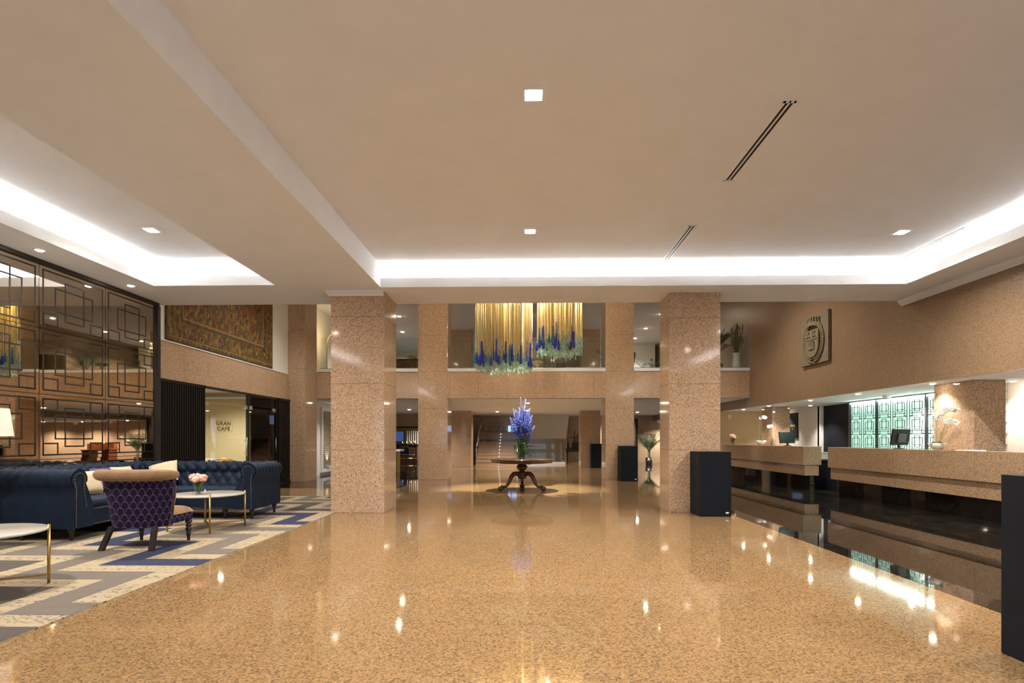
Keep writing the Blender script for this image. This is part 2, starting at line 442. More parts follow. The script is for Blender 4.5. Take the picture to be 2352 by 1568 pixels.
def struct(name, mb, mats, label=None, bevel=0):
    o = mb.build(name, mats, bevel=bevel); o['kind'] = 'structure'
    if label: o['label'] = label; o['category'] = name.split('_')[0]
    return o

def kids(o): return [c for c in D.objects if c.parent == o]

def dup(root, loc, rz=None, label=None, group=None):
    def rec(o, par):
        c = o.copy(); COL.objects.link(c)
        if par: c.parent = par
        for ch in kids(o): rec(ch, c)
        return c
    r = rec(root, None); r.location = loc
    if rz is not None: r.rotation_euler = (0, 0, rz)
    if label: r['label'] = label
    if group: r['group'] = group
    return r

def lamp(name, kind, loc, power, col=WARM, parent=None, size=0.05, spot=None, blend=0.6, rot=None):
    l = D.lights.new(name, kind); l.energy = power; l.color = col
    if kind in ('POINT', 'SPOT'): l.shadow_soft_size = size
    if kind == 'SPOT': l.spot_size = spot or 1.6; l.spot_blend = blend
    o = D.objects.new(name, l); o.location = loc
    if rot: o.rotation_euler = rot
    if parent: o.parent = parent
    COL.objects.link(o)
    return o

ORD = ['first', 'second', 'third', 'fourth', 'fifth', 'sixth', 'seventh', 'eighth', 'ninth', 'tenth']
rnd = random.Random(7)

# ---------------------------------------------------------------- dimensions of the hall
ZS, ZC, ZB, ZM, ZU = 3.895, 4.27, 2.60, 3.455, 6.33
XW, XM, XL = 7.10, -7.03, -7.20
CL0, CL1, CR0, CR1 = -3.415, -2.468, 2.563, 3.463
YB = 10.40           # rear edge of the low ceiling
Y2 = 17.35           # balcony front
YN = -3.0            # wall behind the camera

# ---------------------------------------------------------------- floors
struct('floor', MB().box(-7.5, 3.55, YN, 14.26, -0.1, 0).box(-3.34, 3.55, 14.26, 31.0, -0.1, 0), 'granite_floor', 'polished orange granite floor of the hall')
struct('floor_dark', MB().box(3.55, 14.2, YN, 34.2, -0.1, 0).box(-12.2, -3.34, 14.26, 34.2, -0.1, 0).box(-12.2, -7.5, 8, 14.26, -0.1, 0).box(-3.34, 3.55, 31.0, 34.2, -0.1, 0), 'black_marble', 'black polished marble floor beside the granite')
struct('floor_upper', MB().box(-9, XW, Y2 + 0.16, 31.2, 2.66, 3.40), 'floor_low_bounce', 'mezzanine floor slab')

# ---------------------------------------------------------------- ceilings
m = MB()
m.box(-7.3, -6.29, YN, 9.08, ZS, ZS + .04)                      # soffit over the mirror
m.box(-4.21, -2.47, YN, 9.08, ZS, ZC + .03)                     # wide beam between the trays
m.box(6.39, XW + .1, YN, 9.26, ZS, ZS + .04)                    # soffit along the right wall
m.box(-7.3, -2.47, 9.08, YB, ZS, ZS + .04)
m.box(-2.47, XW + .1, 9.26, YB, ZS, ZS + .04)
m.box(-6.29, 6.39, YN, -2.0, ZS, ZS + .04)
m.box(-2.47, 6.95, -2.5, 9.85, ZC, ZC + .05)                    # tray ceilings
m.box(-6.80, -4.21, -2.5, 9.60, ZC, ZC + .05)
m.box(6.90, 6.95, -2.5, 9.85, ZS + .04, ZC)
m.box(-2.52, 6.95, 9.80, 9.85, ZS + .04, ZC)
m.box(-6.80, -6.75, -2.5, 9.6, ZS + .04, ZC)
m.box(-6.80, -4.21, 9.55, 9.60, ZS + .04, ZC)
m.box(-6.80, 6.95, -2.5, -2.45, ZS + .04, ZC)
m.box(-2.52, -2.47, 9.08, 9.85, ZS + .04, ZC)
m.box(-4.21, -4.16, 9.08, 9.6, ZS + .04, ZC)
# upstand lips that hide the light strips
m.box(-2.47, 6.39, 9.26, 9.285, ZS + .04, 4.056)
m.box(6.39, 6.415, -2.0, 9.26, ZS + .04, 4.056)
m.box(-6.315, -6.29, -2.0, 9.08, ZS + .04, 4.056)
m.box(-6.315, -4.21, 9.08, 9.105, ZS + .04, 4.056)
struct('ceiling', m, 'ceiling', 'low plaster ceiling with two recessed light trays')
struct('ceiling_lower', MB().box(-12.2, XW, Y2 + .02, 34.2, ZB, ZB + .06), 'ceiling', 'plaster ceiling under the mezzanine')
struct('ceiling_upper', MB().box(-9, XW + .3, YB - .1, 34.2, ZU, ZU + .1), 'ceiling', 'high ceiling over the void and mezzanine')
struct('ceiling_reception', MB().box(XW + .0401, 14.2, YN, 34.2, 2.302, 2.40), 'ceiling', 'low white ceiling over the reception desks')

def strip(name, x0, x1, y0, y1, label, mat='e_cove', z=3.938):
    o = MB().box(x0, x1, y0, y1, z, z + .02).build(name, mat)
    return tag(o, label, 'light strip', 'hidden cove light strips')
strip('light_strip', -2.4, 6.6, 9.36, 9.44, 'warm light strip behind the far lip of the main ceiling tray')
strip('light_strip', 6.50, 6.58, -1.9, 9.3, 'warm light strip behind the right lip of the main ceiling tray')
strip('light_strip', -6.48, -6.40, -1.9, 9.1, 'warm light strip in the lounge ceiling tray along the mirror')
strip('light_strip', -6.3, -4.3, 9.18, 9.26, 'warm light strip at the far end of the lounge ceiling tray')

# ---------------------------------------------------------------- walls
struct('wall_right', MB().box(XW, XW + .04, YN, 31.2, 2.302, ZU), 'granite_dull_shaded', 'long granite wall above the reception desks')
m = MB()
m.box(XL - .25, XL, 10.38, 16.35, 2.50, 3.27)
struct('wall_left', m, 'granite_wall', 'granite band above the café doors')
m = MB().box(XL - .3, XL - .02, 10.30, 17.6, 3.275, ZU)
m.box(-8.3, -7.95, 17.55, 31.2, 2.66, ZU)
m.box(-7.6, -7.32, 17.1, 28.2, 0, ZB).box(-12.2, -12.0, 28.0, 33.7, 0, ZB).box(-12.2, -7.3, 28.0, 28.2, 0, ZB)
m.box(-8.0, -7.4, 17.5, 17.6, 2.66, ZU)
struct('wall_left_plaster', m, 'plaster', 'white plaster wall on the left')
struct('trim_1', MB().box(XL - .02, XL + .015, 10.38, 16.4, 3.262, 3.285), 'trim_white', 'thin white ledge on the granite band')
m = MB()
m.box(-7.25, -7.06, YN, 10.30, 0, ZS)
struct('wall_left_lounge', m, 'black_metal', 'dark backing wall of the mirror')
struct('wall_front_upper', MB().box(-7.6, XW + .2, YB - .12, YB, ZS + .04, ZU), 'plaster', 'plaster face above the low ceiling')
# far walls
struct('wall_back', MB().box(3.4, 14.2, 30.25, 30.5, 0, ZB), 'granite_wall', 'granite wall at the far right under the mezzanine')
struct('wall_back_upper', MB().box(-9, XW + .2, 31.0, 31.2, 2.66, ZU), 'grey_wall', 'pale grey back wall upstairs')
m = MB().box(-3.3, 3.4, 31.0, 31.3, 0, ZB)
struct('wall_back_stair', m, 'granite_wall', 'granite wall behind the staircase')
struct('wall_bar', MB().box(-12.2, -3.4, 33.5, 33.7, 0, ZB), 'beige_wall', 'cream back wall of the bar')
struct('wall_bar_side', MB().box(-3.42, -3.2, 27.9, 33.7, 0, ZB), 'granite_wall', 'granite side wall of the bar')
struct('wall_bar_header', MB().box(-7.3, -3.4, 28.0, 28.2, 1.95, ZB), 'granite_plain', 'granite header over the bar opening')
struct('trim_2', MB().box(-7.3, -3.4, 27.95, 28.25, 1.86, 1.95), 'black_metal', 'black edge under the bar header')
# wall behind the camera with glazing to the dusk
m = MB()
wins = [(-6.2, -3.6), (-3.2, -0.6), (-0.2, 2.4), (2.8, 5.4)]
xs = [-7.25] + [q for w in wins for q in w] + [14.2]
for i in range(0, len(xs), 2): m.box(xs[i], xs[i + 1], YN - .2, YN, 0, 4.6)
m.box(-7.25, 14.2, YN - .2, YN, 2.75, 4.6); m.box(-7.25, 14.2, YN - .2, YN, -.1, .12)
struct('wall_front', m, 'plaster', 'entrance wall facing the street')
for i, (a, b) in enumerate(wins):
    w = MB()
    for x in (a, (a + b) / 2 - .03, b - .06): w.box(x, x + .06, YN - .13, YN - .07, .12, 2.75)
    w.box(a, b, YN - .13, YN - .07, .12, .2).box(a, b, YN - .13, YN - .07, 2.67, 2.75).box(a, b, YN - .13, YN - .07, 2.1, 2.15)
    o = w.build('window_%d' % (i + 1), 'black_metal'); o['kind'] = 'structure'
    MB().box(a + .05, b - .05, YN - .105, YN - .095, .15, 2.7).build('pane', 'glass', o)

# reception walls
struct('wall_reception_back', MB().box(XW + .01, 9.2, 20.0, 20.2, 0, 2.302), 'beige_wall', 'beige wall closing the far reception desk')
m = MB().box(9.0, 9.2, 16.86, 20.0, 0, 2.302).box(9.0, 9.7, 16.80, 16.95, 0, 2.302)
struct('wall_reception_side', m, 'plaster', 'white wall behind the far reception desk')
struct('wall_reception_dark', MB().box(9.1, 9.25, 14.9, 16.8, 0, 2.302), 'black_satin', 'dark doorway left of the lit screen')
struct('wall_reception_screen', MB().box(8.84, 9.0, 10.2, 15.0, 0, 2.302), 'plaster', 'white wall carrying the lit screen')
struct('wall_reception_near', MB().box(8.65, 8.9, YN, 9.95, 0, 2.302), 'plaster', 'white wall right of the reception column')
struct('wall_right_far', MB().box(14.0, 14.2, YN, 34.2, 0, 2.302), 'granite_wall', 'granite wall of the side hall')

# cornices
def cornice(poly):
    return poly
m = MB()
pr = [(0, 0), (.10, 0), (.10, -.018), (.085, -.03), (.085, -.045), (.05, -.075), (.03, -.085), (.03, -.10), (0, -.10)]
m.prism([(XW - a, ZS + b) for a, b in pr], YN, YB, 'xz')
struct('trim_3', m, 'trim_white', 'white cornice along the right granite wall')

# ---------------------------------------------------------------- columns
def column(x0, x1, y0, y1, z1, label, mat='granite_column', z0=0):
    o = MB().box(x0, x1, y0, y1, z0, z1).build('column', mat, bevel=.006)
    o['kind'] = 'structure'; return tag(o, label, 'column', 'granite columns')
column(CL0, CL1, 9.50, YB - .003, ZS, 'nearest square granite column, left of the aisle at the carpet edge')
column(CR0, CR1, 9.72, YB - .003, ZS, 'nearest square granite column, right of the aisle behind a black pedestal')
column(CL0, CL1, Y2, 18.25, ZU, 'granite column at the balcony front, left of the round table')
column(CR0, CR1, Y2, 18.25, ZU, 'granite column at the balcony front, right of the round table')
column(CL0, CL1, 25.05, 25.98, ZU, 'farthest granite column, left of the staircase')
column(CR0, CR1, 25.05, 25.98, ZU, 'farthest granite column, right of the stairwell')
column(-7.62, -6.69, 16.42, 17.36, ZU, 'granite column at the corner of the café wall')
column(7.57, 8.10, 9.36, 10.25, 2.302, 'short granite column behind the near reception desk')
column(7.68, 8.21, 17.06, 17.80, 2.302, 'short granite column behind the far reception desk')
m = MB()
for z0, z1, e in ((ZS - .03, ZS, .085), (ZS - .055, ZS - .03, .06), (ZS - .085, ZS - .055, .035)):
    m.box(CL0 - e, CL1 - .01, 9.50 - e, 9.53, z0, z1)
struct('trim_4', m, 'trim_white', 'white moulded capping on the near left column')

# ---------------------------------------------------------------- balcony
m = MB()
for a, b in ((-6.69, CL0), (CL1, CR0), (CR1, XW)): m.box(a, b, Y2 + .012, Y2 + .16, ZB, ZM)
struct('wall_balcony', m, 'granite_wall', 'granite parapet of the mezzanine balcony')
m = MB()
for a, b in ((-6.69, CL0), (CL1, CR0), (CR1, XW)): m.box(a, b, Y2 - .02, Y2 + .2, ZM, 3.55)
struct('trim_5', m, 'ledge', 'white coping on the balcony parapet')
for (a, b), wh in zip(((-6.6, CL0 - .02), (CL1 + .02, CR0 - .02), (CR1 + .02, XW - .02)), ('left of the columns', 'between the two columns', 'right of the columns')):
    g = thing('glass_balustrade', 'clear glass balustrade on the balcony coping, ' + wh, 'balustrade', ((a + b) / 2, Y2 + .08, 3.55), 0, 'balcony balustrades')
    w = (b - a) / 2; n = 2 if w < 2 else 3
    for i in range(n):
        x0 = -w + 2 * w * i / n
        MB().box(x0 + .01, x0 + 2 * w / n - .01, -.006, .006, 0, 1.0).build('glass_panel', 'glass', g)
    MB().box(-w, w, -.015, .015, 0, .03).build('channel', 'chrome', g)

# ---------------------------------------------------------------- ceiling fittings
def downlight(name, loc, label, group, r=.055, mat='e_small', power=0, spot=1.7, col=WARM, size=.04, blend=.7, cat='downlight'):
    o = thing(name, label, cat, loc, 0, group)
    MB().lathe([(r, -.006), (r * 1.35, -.008), (r * 1.4, 0), (r, 0)], (0, 0, 0), 20).build('trim_ring', 'trim_white', o)
    MB().lathe([(0, -.012 - r * .22), (r * .6, -.010 - r * .14), (r * .98, -.006), (r * .98, -.0005), (0, -.0005)], (0, 0, 0), 20).build('lens', mat, o)
    if power: lamp('bulb', 'SPOT', (0, 0, -.05), power, col, o, size, spot, blend)
    return o
SG = 'spotlights in the ceiling trays'
for x, y, lb in ((.075, 4.69, 'square recessed spotlight on the hall centre line, nearest the entrance'), (.075, 7.77, 'square recessed spotlight on the hall centre line, nearest the far cove'),
                 (5.4, 7.93, 'square recessed spotlight beside the right hand air slot'), (-5.3, 7.6, 'square recessed spotlight in the lounge tray above the coffee table'),
                 (5.4, 4.4, 'square recessed spotlight in the main tray near the right cove'), (-5.3, 3.9, 'square recessed spotlight in the lounge tray by the entrance'),
                 (.075, 1.5, 'square recessed spotlight in the main tray over the entrance floor'), (5.4, 1.2, 'square recessed spotlight over the right side of the entrance')):
    o = thing('ceiling_spotlight', lb, 'spotlight', (x, y, ZC), 0, SG)
    MB().box(-.10, .10, -.10, -.075, -.012, 0).box(-.10, .10, .075, .10, -.012, 0).box(-.10, -.075, -.075, .075, -.012, 0).box(.075, .10, -.075, .075, -.012, 0).build('bezel', 'trim_white', o)
    MB().lathe([(0, -.006), (.07, -.006), (.07, -.001), (0, -.001)], (0, 0, 0), 20).build('lens', 'e_lens', o)
    lamp('bulb', 'SPOT', (0, 0, -.04), E_SPOT, WARM, o, .05, 2.75, 1.0)
for y, lb in ((9.05, 'small downlight over the mirror, nearest the café wall'), (7.32, 'small downlight over the mirror, second from the café wall'), (5.6, 'small downlight over the mirror, third from the café wall'), (3.9, 'small downlight over the mirror, fourth from the café wall')):
    downlight('downlight', (-6.66, y, ZS), lb, 'mirror downlights', power=E_DOWN * .8)
for x, y, lb in ((-5.15, 22.2, 'bright spotlight in the upper ceiling, left of the balcony column'), (5.50, 22.06, 'bright spotlight in the upper ceiling above the right balcony'), (5.5, 24.9, 'bright spotlight in the upper ceiling deeper over the right mezzanine'), (-5.75, 25.45, 'small spotlight in the upper ceiling deeper over the left mezzanine'), (5.5, 27.3, 'added fill spotlight in the upper ceiling before the white door'), (-4.9, 28.3, 'added fill spotlight in the upper ceiling at the back left wall'), (.2, 22.2, 'spotlight in the upper ceiling behind the gold strands'), (-4.6, 13.6, 'added fill spotlight in the high ceiling of the void facing the tapestry'), (4.6, 13.6, 'added fill spotlight in the high ceiling of the void facing the stone crest')):  # white door, back left wall and both void spots are added fill lights
    downlight('upper_spotlight', (x, y, ZU), lb, 'mezzanine spotlights', r=.08, mat='e_lens', power=E_DOWN * 9, spot=2.3, cat='spotlight')
for x, y, lb in ((-5.08, 23.8, 'round downlight under the mezzanine on the bar side'), (5.0, 29.2, 'round downlight under the mezzanine washing the far granite wall'), (5.41, 26.3, 'round downlight under the mezzanine near the potted palm'), (.11, 19.6, 'round downlight under the mezzanine above the blue flowers'), (-5.1, 30.4, 'round downlight inside the bar'), (-5.7, 19.3, 'round downlight beside the ribbed panel'), (5.4, 21.5, 'round downlight under the right mezzanine'), (.11, 24.6, 'round downlight before the staircase')):
    downlight('downlight', (x, y, ZB), lb, 'under mezzanine downlights', r=.07, power=E_DOWN * (2.2 if 'ribbed' in lb else 7), spot=2.5)
for x, y, lb in ((7.7, 29.2, 'downlight in the side hall over the wooden desk, left'), (10.2, 29.2, 'downlight in the side hall over the wooden desk, right'), (12.4, 29.2, 'downlight at the far right end of the side hall'), (8.0, 23.6, 'downlight in the side hall behind the reception wall')):
    downlight('downlight', (x, y, 2.302), lb, 'side hall downlights', r=.06, power=E_DOWN * 7, spot=2.5)
for i, y in enumerate((18.5, 16.6, 14.2, 12.2, 10.0, 8.0, 6.0)):
    downlight('downlight', (7.36, y, 2.302), 'small downlight over the reception desk edge, %s from the far end' % ORD[i], 'reception desk downlights', r=.05, power=E_DOWN * (2.0 if i != 4 else 1.1), spot=2.0, col=WARM2)
for x, y, lb in ((8.5, 16.4, 'small reception downlight left of the lit screen'), (8.45, 12.1, 'small reception downlight in front of the lit screen'), (8.45, 9.62, 'small downlight washing the white wall past the column'), (8.7, 18.8, 'small downlight washing the wall beside the black sign')):
    downlight('downlight', (x, y, 2.302), lb, 'reception wall downlights', r=.05, power=E_DOWN * (2.4 if y == 9.62 else 2.6), spot=1.9, col=WARM2)

def vent(x, y0, y1, label):
    o = thing('air_slot', label, 'vent', (x, (y0 + y1) / 2, ZC), 0, 'linear air slots in the main ceiling tray')
    L = (y1 - y0) / 2
    MB().box(-.055, .055, -L, -L + .02, -.008, 0).box(-.055, .055, L - .02, L, -.008, 0).box(-.055, -.036, -L, L, -.008, 0).box(.036, .055, -L, L, -.008, 0).box(-.008, .008, -L, L, -.008, 0).build('frame', 'trim_white', o)
    for s in (-1, 1): MB().box(s * .022 - .013, s * .022 + .013, -L + .02, L - .02, -.003, -.0005).build('slot', 'black_metal', o)
vent(2.335, 4.84, 6.31, 'long black twin air slot in the main ceiling, nearest the entrance')
vent(2.335, 7.63, 9.15, 'twin air slot in the main ceiling by the far cove')
vent(6.21, 7.79, 9.26, 'twin air slot close along the right cove')
o = MB().box(5.17, 5.42, 10.02, 10.12, ZS - .02, ZS).build('ceiling_sensor', 'trim_white', bevel=.008); tag(o, 'slim white rectangular sensor on the soffit by the crest wall', 'sensor')
o = MB().lathe([(.0, -.09), (.05, -.09), (.05, -.05), (.09, -.04), (.09, 0)], (0, 0, 0), 16).build('camera_dome', 'ceramic', loc=(8.35, 12.75, 2.302)); tag(o, 'white dome camera on the reception ceiling', 'camera')
o = MB().lathe([(0, -.04), (.07, -.04), (.1, -.01), (.1, 0)], (0, 0, 0), 16).build('smoke_detector', 'ceramic', loc=(-4.6, 21.3, ZB)); tag(o, 'round smoke detector under the mezzanine by the bar', 'smoke detector')

# ---------------------------------------------------------------- carpet
CX0, CX1, CY0, CY1 = -7.04, -3.335, 2.0, 12.2
m = MB()
m.mat(0).box(CX0, CX1, CY0, CY1, 0.0005, 0.010)
def clip_rect(x0, x1, y0, y1):
    x0, x1, y0, y1 = max(x0, CX0), min(x1, CX1), max(y0, CY0), min(y1, CY1)
    if x1 - x0 > .05 and y1 - y0 > .03: m.box(x0, x1, y0, y1, 0.010, 0.0118)
# stair shaped stripes: unit 1.0 m, tips at (a + k, b - k)
def stair(a, b, mat, w=.27, h=.30):
    m.mat(mat)
    for k in range(-9, 14):
        tx, ty = a + k, b - k
        clip_rect(tx - 1.0 - w, tx, ty - h, ty)
        clip_rect(tx - w, tx, ty - 1.0, ty - h)
seq = [1, 2, 2]
for j in range(-9, 12):
    stair(-3.59 - .5 * j, 9.43 - .555 * j, (1 if j % 3 == 0 else (2 if j % 3 == 1 else 3 if (j // 3) % 2 else 2)))
o = m.build('carpet', ['carpet_cream', 'carpet_navy', 'carpet_grey', 'carpet_dark'])
tag(o, 'cream lounge carpet with stepped navy and grey zigzag stripes', 'carpet')

# ---------------------------------------------------------------- mirror wall
mir = thing('wall_mirror', 'tall bronze mirror wall with black geometric fretwork behind the navy sofa', 'mirror', (XM, 0, 0))
def rect_lines(mb, x, y0, y1, z0, z1, w=.022, d=.003):
    mb.box(x, x + d, y0, y1, z0, z0 + w).box(x, x + d, y0, y1, z1 - w, z1).box(x, x + d, y0, y0 + w, z0 + w, z1 - w).box(x, x + d, y1 - w, y1, z0 + w, z1 - w)
zr = [(.06, 1.0), (1.0, 1.955), (1.955, 2.91), (2.91, 3.84)]
for i in range(8):
    y0 = 10.2 - 1.245 * (i + 1); y1 = y0 + 1.245
    if y1 < 1: break
    for k, (z0, z1) in enumerate(zr):
        pm = MB().box(-.006, .006, -.618, .618, -(z1 - z0) / 2 + .004, (z1 - z0) / 2 - .004).build('mirror_panel', 'mirror', mir, loc=(.0, (y0 + y1) / 2, (z0 + z1) / 2))
        pm.rotation_euler = (0, rnd.uniform(-.0016, .0016), rnd.uniform(-.0012, .0012))
        fr = MB(); e = .055; hw = .6225 - e; hh = (z1 - z0) / 2 - e
        rect_lines(fr, .0055, -hw, hw, -hh, hh)
        rect_lines(fr, .0055, -.36, .36, -.185, .185); rect_lines(fr, .0055, -.185, .185, -.30, .30)
        for sy in (-1, 1):
            for sz in (-1, 1):
                if k == 3 and sz > 0: continue
                a, b = sorted((sy * hw, sy * (hw - .27))); c_, d_ = sorted((sz * hh, sz * (hh - .19)))
                rect_lines(fr, .0055, a, b, c_, d_)
        fr.build('fretwork', 'black_metal', pm)
f = MB().box(.0, .05, .2, 10.24, 3.84, ZS - .003).box(.0, .05, 10.195, 10.275, 0, 3.84).box(0, .03, .2, 10.2, 0, .06)
f.build('frame', 'black_metal', mir)

# ---------------------------------------------------------------- café wall
cz = 2.495
tag(MB().box(XL - .01, XL + .012, 10.75, 15.35, 3.30, 5.9).build('tapestry', 'tapestry'), 'large faded red and gold woven tapestry hanging above the café wall', 'tapestry')
def slat_panel(y0, y1, label, openings):
    o = thing('slat_screen', label, 'slat screen', (XL, (y0 + y1) / 2, 0), 0, 'black slat screens of the café front')
    L = (y1 - y0) / 2; n = int((y1 - y0) / .075); s = MB()
    for i in range(n):
        y = -L + (i + .5) * 2 * L / n
        s.box(.0, .06, y - .022, y + .022, .02, cz - .06)
    s.build('slats', 'black_wood', o)
    MB().box(-.02, .07, -L, L, cz - .06, cz).box(-.02, .07, -L, L, 0, .06).build('rail', 'black_wood', o)
    b = MB()
    if openings:
        zz = [0.06, .55, 1.12, 1.30, 1.78, cz - .06]
        b.box(-.03, -.012, -L + .55, L, .06, cz - .06)
        for a, c_ in ((.06, .35), (1.05, 1.22), (1.72, cz - .06)): b.box(-.03, -.012, -L, -L + .55, a, c_)
    else: b.box(-.03, -.012, -L, L, .06, cz - .06)
    b.build('backing_board', 'black_wood', o)
    return o
slat_panel(10.40, 12.02, 'black slat screen between the mirror and the café door, with lit gaps', True)
slat_panel(15.66, 16.40, 'narrow black slat screen right of the dark café door', False)
def glass_door(y0, y1, label, hand, glass):
    o = thing('glass_door', label, 'door', (XL - .02, (y0 + y1) / 2, 0), 0, 'glass doors of the café')
    L = (y1 - y0) / 2
    MB().box(-.006, .006, -L + .02, L - .02, .03, 2.12).build('glass_leaf', glass, o)
    MB().box(-.006, .006, -L + .02, L - .02, 2.16, cz - .05).build('transom_light', glass, o)
    for s in (-1, 1): MB().box(-.02, .02, s * (L - .12) - .09, s * (L - .12) + .09, 2.07, 2.17).build('patch_fitting', 'chrome', o)
    hm = MB().tube([(.07, hand * (L - .16), .86), (.07, hand * (L - .16), 1.34)], .014, 8).tube([(.0, hand * (L - .16), .95), (.07, hand * (L - .16), .95)], .008, 6).tube([(.0, hand * (L - .16), 1.25), (.07, hand * (L - .16), 1.25)], .008, 6)
    hm.build('pull_handle', 'chrome', o)
    MB().box(-.03, .03, -L, L, cz - .05, cz).box(-.03, .03, -L, -L + .02, 0, cz - .05).box(-.03, .03, L - .02, L, 0, cz - .05).build('frame', 'black_metal', o)
    return o
d1 = glass_door(12.05, 14.0, 'clear glass café door showing the cream room and grey lettering', 1, 'glass')
d2 = glass_door(14.02, 15.64, 'dark glass café door with a steel pull handle', 1, 'glass_dark')
def text(body, size, parent, loc, rot, mat, name='lettering', extrude=.001, align='CENTER', bold=0.0):
    cu = D.curves.new(name, 'FONT'); cu.body = body; cu.size = size; cu.extrude = extrude; cu.align_x = align; cu.align_y = 'CENTER'; cu.offset = bold; cu.space_character = 1.15; cu.space_line = 1.02
    tmp = D.objects.new('tmp_text', cu); COL.objects.link(tmp)
    dg = bpy.context.evaluated_depsgraph_get(); me = D.meshes.new_from_object(tmp.evaluated_get(dg))
    D.objects.remove(tmp); D.curves.remove(cu)
    me.name = name; me.materials.clear(); me.materials.append(M[mat])
    o = D.objects.new(name, me); o.location = loc; o.rotation_euler = rot
    if parent: o.parent = parent
    COL.objects.link(o); return o
tx = text('GRAN\nCAF\u00c9', .125, d1, (.010, -.16, 1.605), (PI / 2, 0, PI / 2), 'letter_grey', bold=.005); tx.scale = (1.7, 1, 1)
b = MB(); rect_lines(b, .008, -.56, .24, 1.47, 1.74, .005, .002); b.build('sign_border', 'letter_grey', d1)
# café interior
struct('wall_cafe', MB().box(-11.6, -11.4, 8.4, 18.0, 0, 2.9).box(-11.5, -7.45, 17.6, 17.8, 0, 2.9).box(-11.5, -7.45, 8.4, 8.6, 0, 2.9), 'beige_wall', 'cream walls inside the café')
struct('ceiling_cafe', MB().box(-11.6, -7.46, 8.4, 17.8, 2.80, 2.9), 'ceiling', 'ceiling of the café')
struct('wall_cafe_screen', MB().box(-7.80, -7.75, 15.3, 17.05, 0, 2.79), 'black_wood', 'dark partition inside the café')
struct('wall_cafe_outer', MB().box(-7.5, -7.23, 8.4, 10.38, 0, 2.9).box(-7.5, -7.45, 8.4, 17.8, 2.51, 2.9), 'plaster', 'outer wall of the café')
tag(MB().box(-7.748, -7.735, 16.35, 16.62, 1.75, 2.02).build('wall_screen', 'e_screen2'), 'small lit pale blue screen seen through the dark café door', 'screen')
tag(MB().box(-7.748, -7.735, 16.3, 16.55, 1.25, 1.62).build('wall_board', 'steel_dark'), 'dark notice board below the lit screen in the café', 'board')
for x, y, lb in ((-8.8, 12.3, 'downlight in the café nearest the slat screen'), (-9.0, 15.9, 'downlight in the café above the mustard chairs'), (-10.2, 13.8, 'downlight deep in the café'), (-9.5, 11.0, 'downlight in the café behind the slat screen')):
    downlight('downlight', (x, y, 2.80), lb, 'café downlights', r=.07, power=E_DOWN * 5, spot=2.7)
def cafe_chair(loc, rz, label):
    o = thing('cafe_chair', label, 'chair', loc, rz, 'mustard café chairs')
    MB().lathe([(0, .42), (.22, .42), (.24, .45), (.22, .48), (0, .485)], (0, 0, 0), 20).build('seat', 'mustard', o)
    def fn(i, j):
        a = PI * (-.05 + 1.1 * i / 16); z = .50 + .30 * j / 5 * (0.55 + .45 * math.sin(PI * i / 16)); r = .25 + .03 * j / 5
        return (r * math.cos(a), r * math.sin(a), z)
    s = MB().grid(fn, 17, 6); b_ = s.build('backrest', 'mustard', o); b_.modifiers.new('thick', 'SOLIDIFY').thickness = .03
    for sx, sy in ((-1, -1), (1, -1), (-1, 1), (1, 1)):
        MB().tube([(sx * .15, sy * .15, .43), (sx * .21, sy * .21, 0)], [.014, .009], 6).build('leg', 'brass', o)
cafe_chair((-8.30, 14.2, 0), 2.2, 'mustard tub chair inside the café, left of the two')
cafe_chair((-8.05, 14.75, 0), 2.6, 'mustard tub chair inside the café, right of the two')
o = thing('cafe_table', 'small round table between the mustard café chairs', 'table', (-8.75, 14.9, 0))
MB().lathe([(0, .72), (.33, .72), (.34, .735), (.33, .75), (0, .75)], (0, 0, 0), 24).build('tabletop', 'white_marble', o)
MB().lathe([(.2, 0), (.2, .02), (.03, .05), (.025, .72)], (0, 0, 0), 16).build('pedestal', 'brass', o)

# ---------------------------------------------------------------- corner chesterfield
sofa = thing('corner_sofa', 'deep buttoned navy velvet corner sofa with rolled arms along the mirror', 'sofa', (-6.96, 6.66, 0))
SO = Vector((-6.96, 6.66, 0))
def section(top=.905):
    """closed outline (d from the outer plane towards the seat, z)"""
    pts = []
    zc = top - .12; dc = .115; R_ = .12
    for i in range(14):
        f_ = i / 13; pts.append((.34 - .125 * f_ ** 1.2, .40 + (zc - .05 - .40) * f_, 0))
    for i in range(1, 20):
        a = -.42 + (PI + 1.15) * i / 19
        pts.append((dc + R_ * math.cos(a), zc + R_ * math.sin(a), 1))
    pts += [(.045, zc - .12, 2), (.03, .55, 2), (.025, .30, 2), (.03, .17, 2)]
    return pts
SEC = section()
qlen = [0]
for a, b in zip(SEC, SEC[1:]): qlen.append(qlen[-1] + math.hypot(b[0] - a[0], b[1] - a[1]))
def secnorm(i):
    a = SEC[max(i - 1, 0)]; b = SEC[min(i + 1, len(SEC) - 1)]
    dx, dz = b[0] - a[0], b[1] - a[1]; l = math.hypot(dx, dz) or 1
    return (dz / l, -dx / l)
SN = [secnorm(i) for i in range(len(SEC))]
def sweep(mb, P0, P1, M0, M1, n, disp):
    L = (P1 - P0).length
    def fn(i, j):
        t_ = i / (n - 1); d, z, kind = SEC[j]; h = disp(t_ * L, qlen[j], kind)
        d += SN[j][0] * h; z += SN[j][1] * h
        p = (P0 + M0 * d) * (1 - t_) + (P1 + M1 * d) * t_
        return (p.x - SO.x, p.y - SO.y, z)
    mb.grid(fn, n, len(SEC))
def tuft(s_, q, kind):
    if kind == 2: return 0
    u = s_ / .20 + q / .26; v = s_ / .20 - q / .26
    fade = 1 if kind == 0 else max(0.25, 1 - max(0, q - .62) / .25)
    return (.040 * math.sqrt(abs(math.sin(PI * u) * math.sin(PI * v))) - .022) * fade
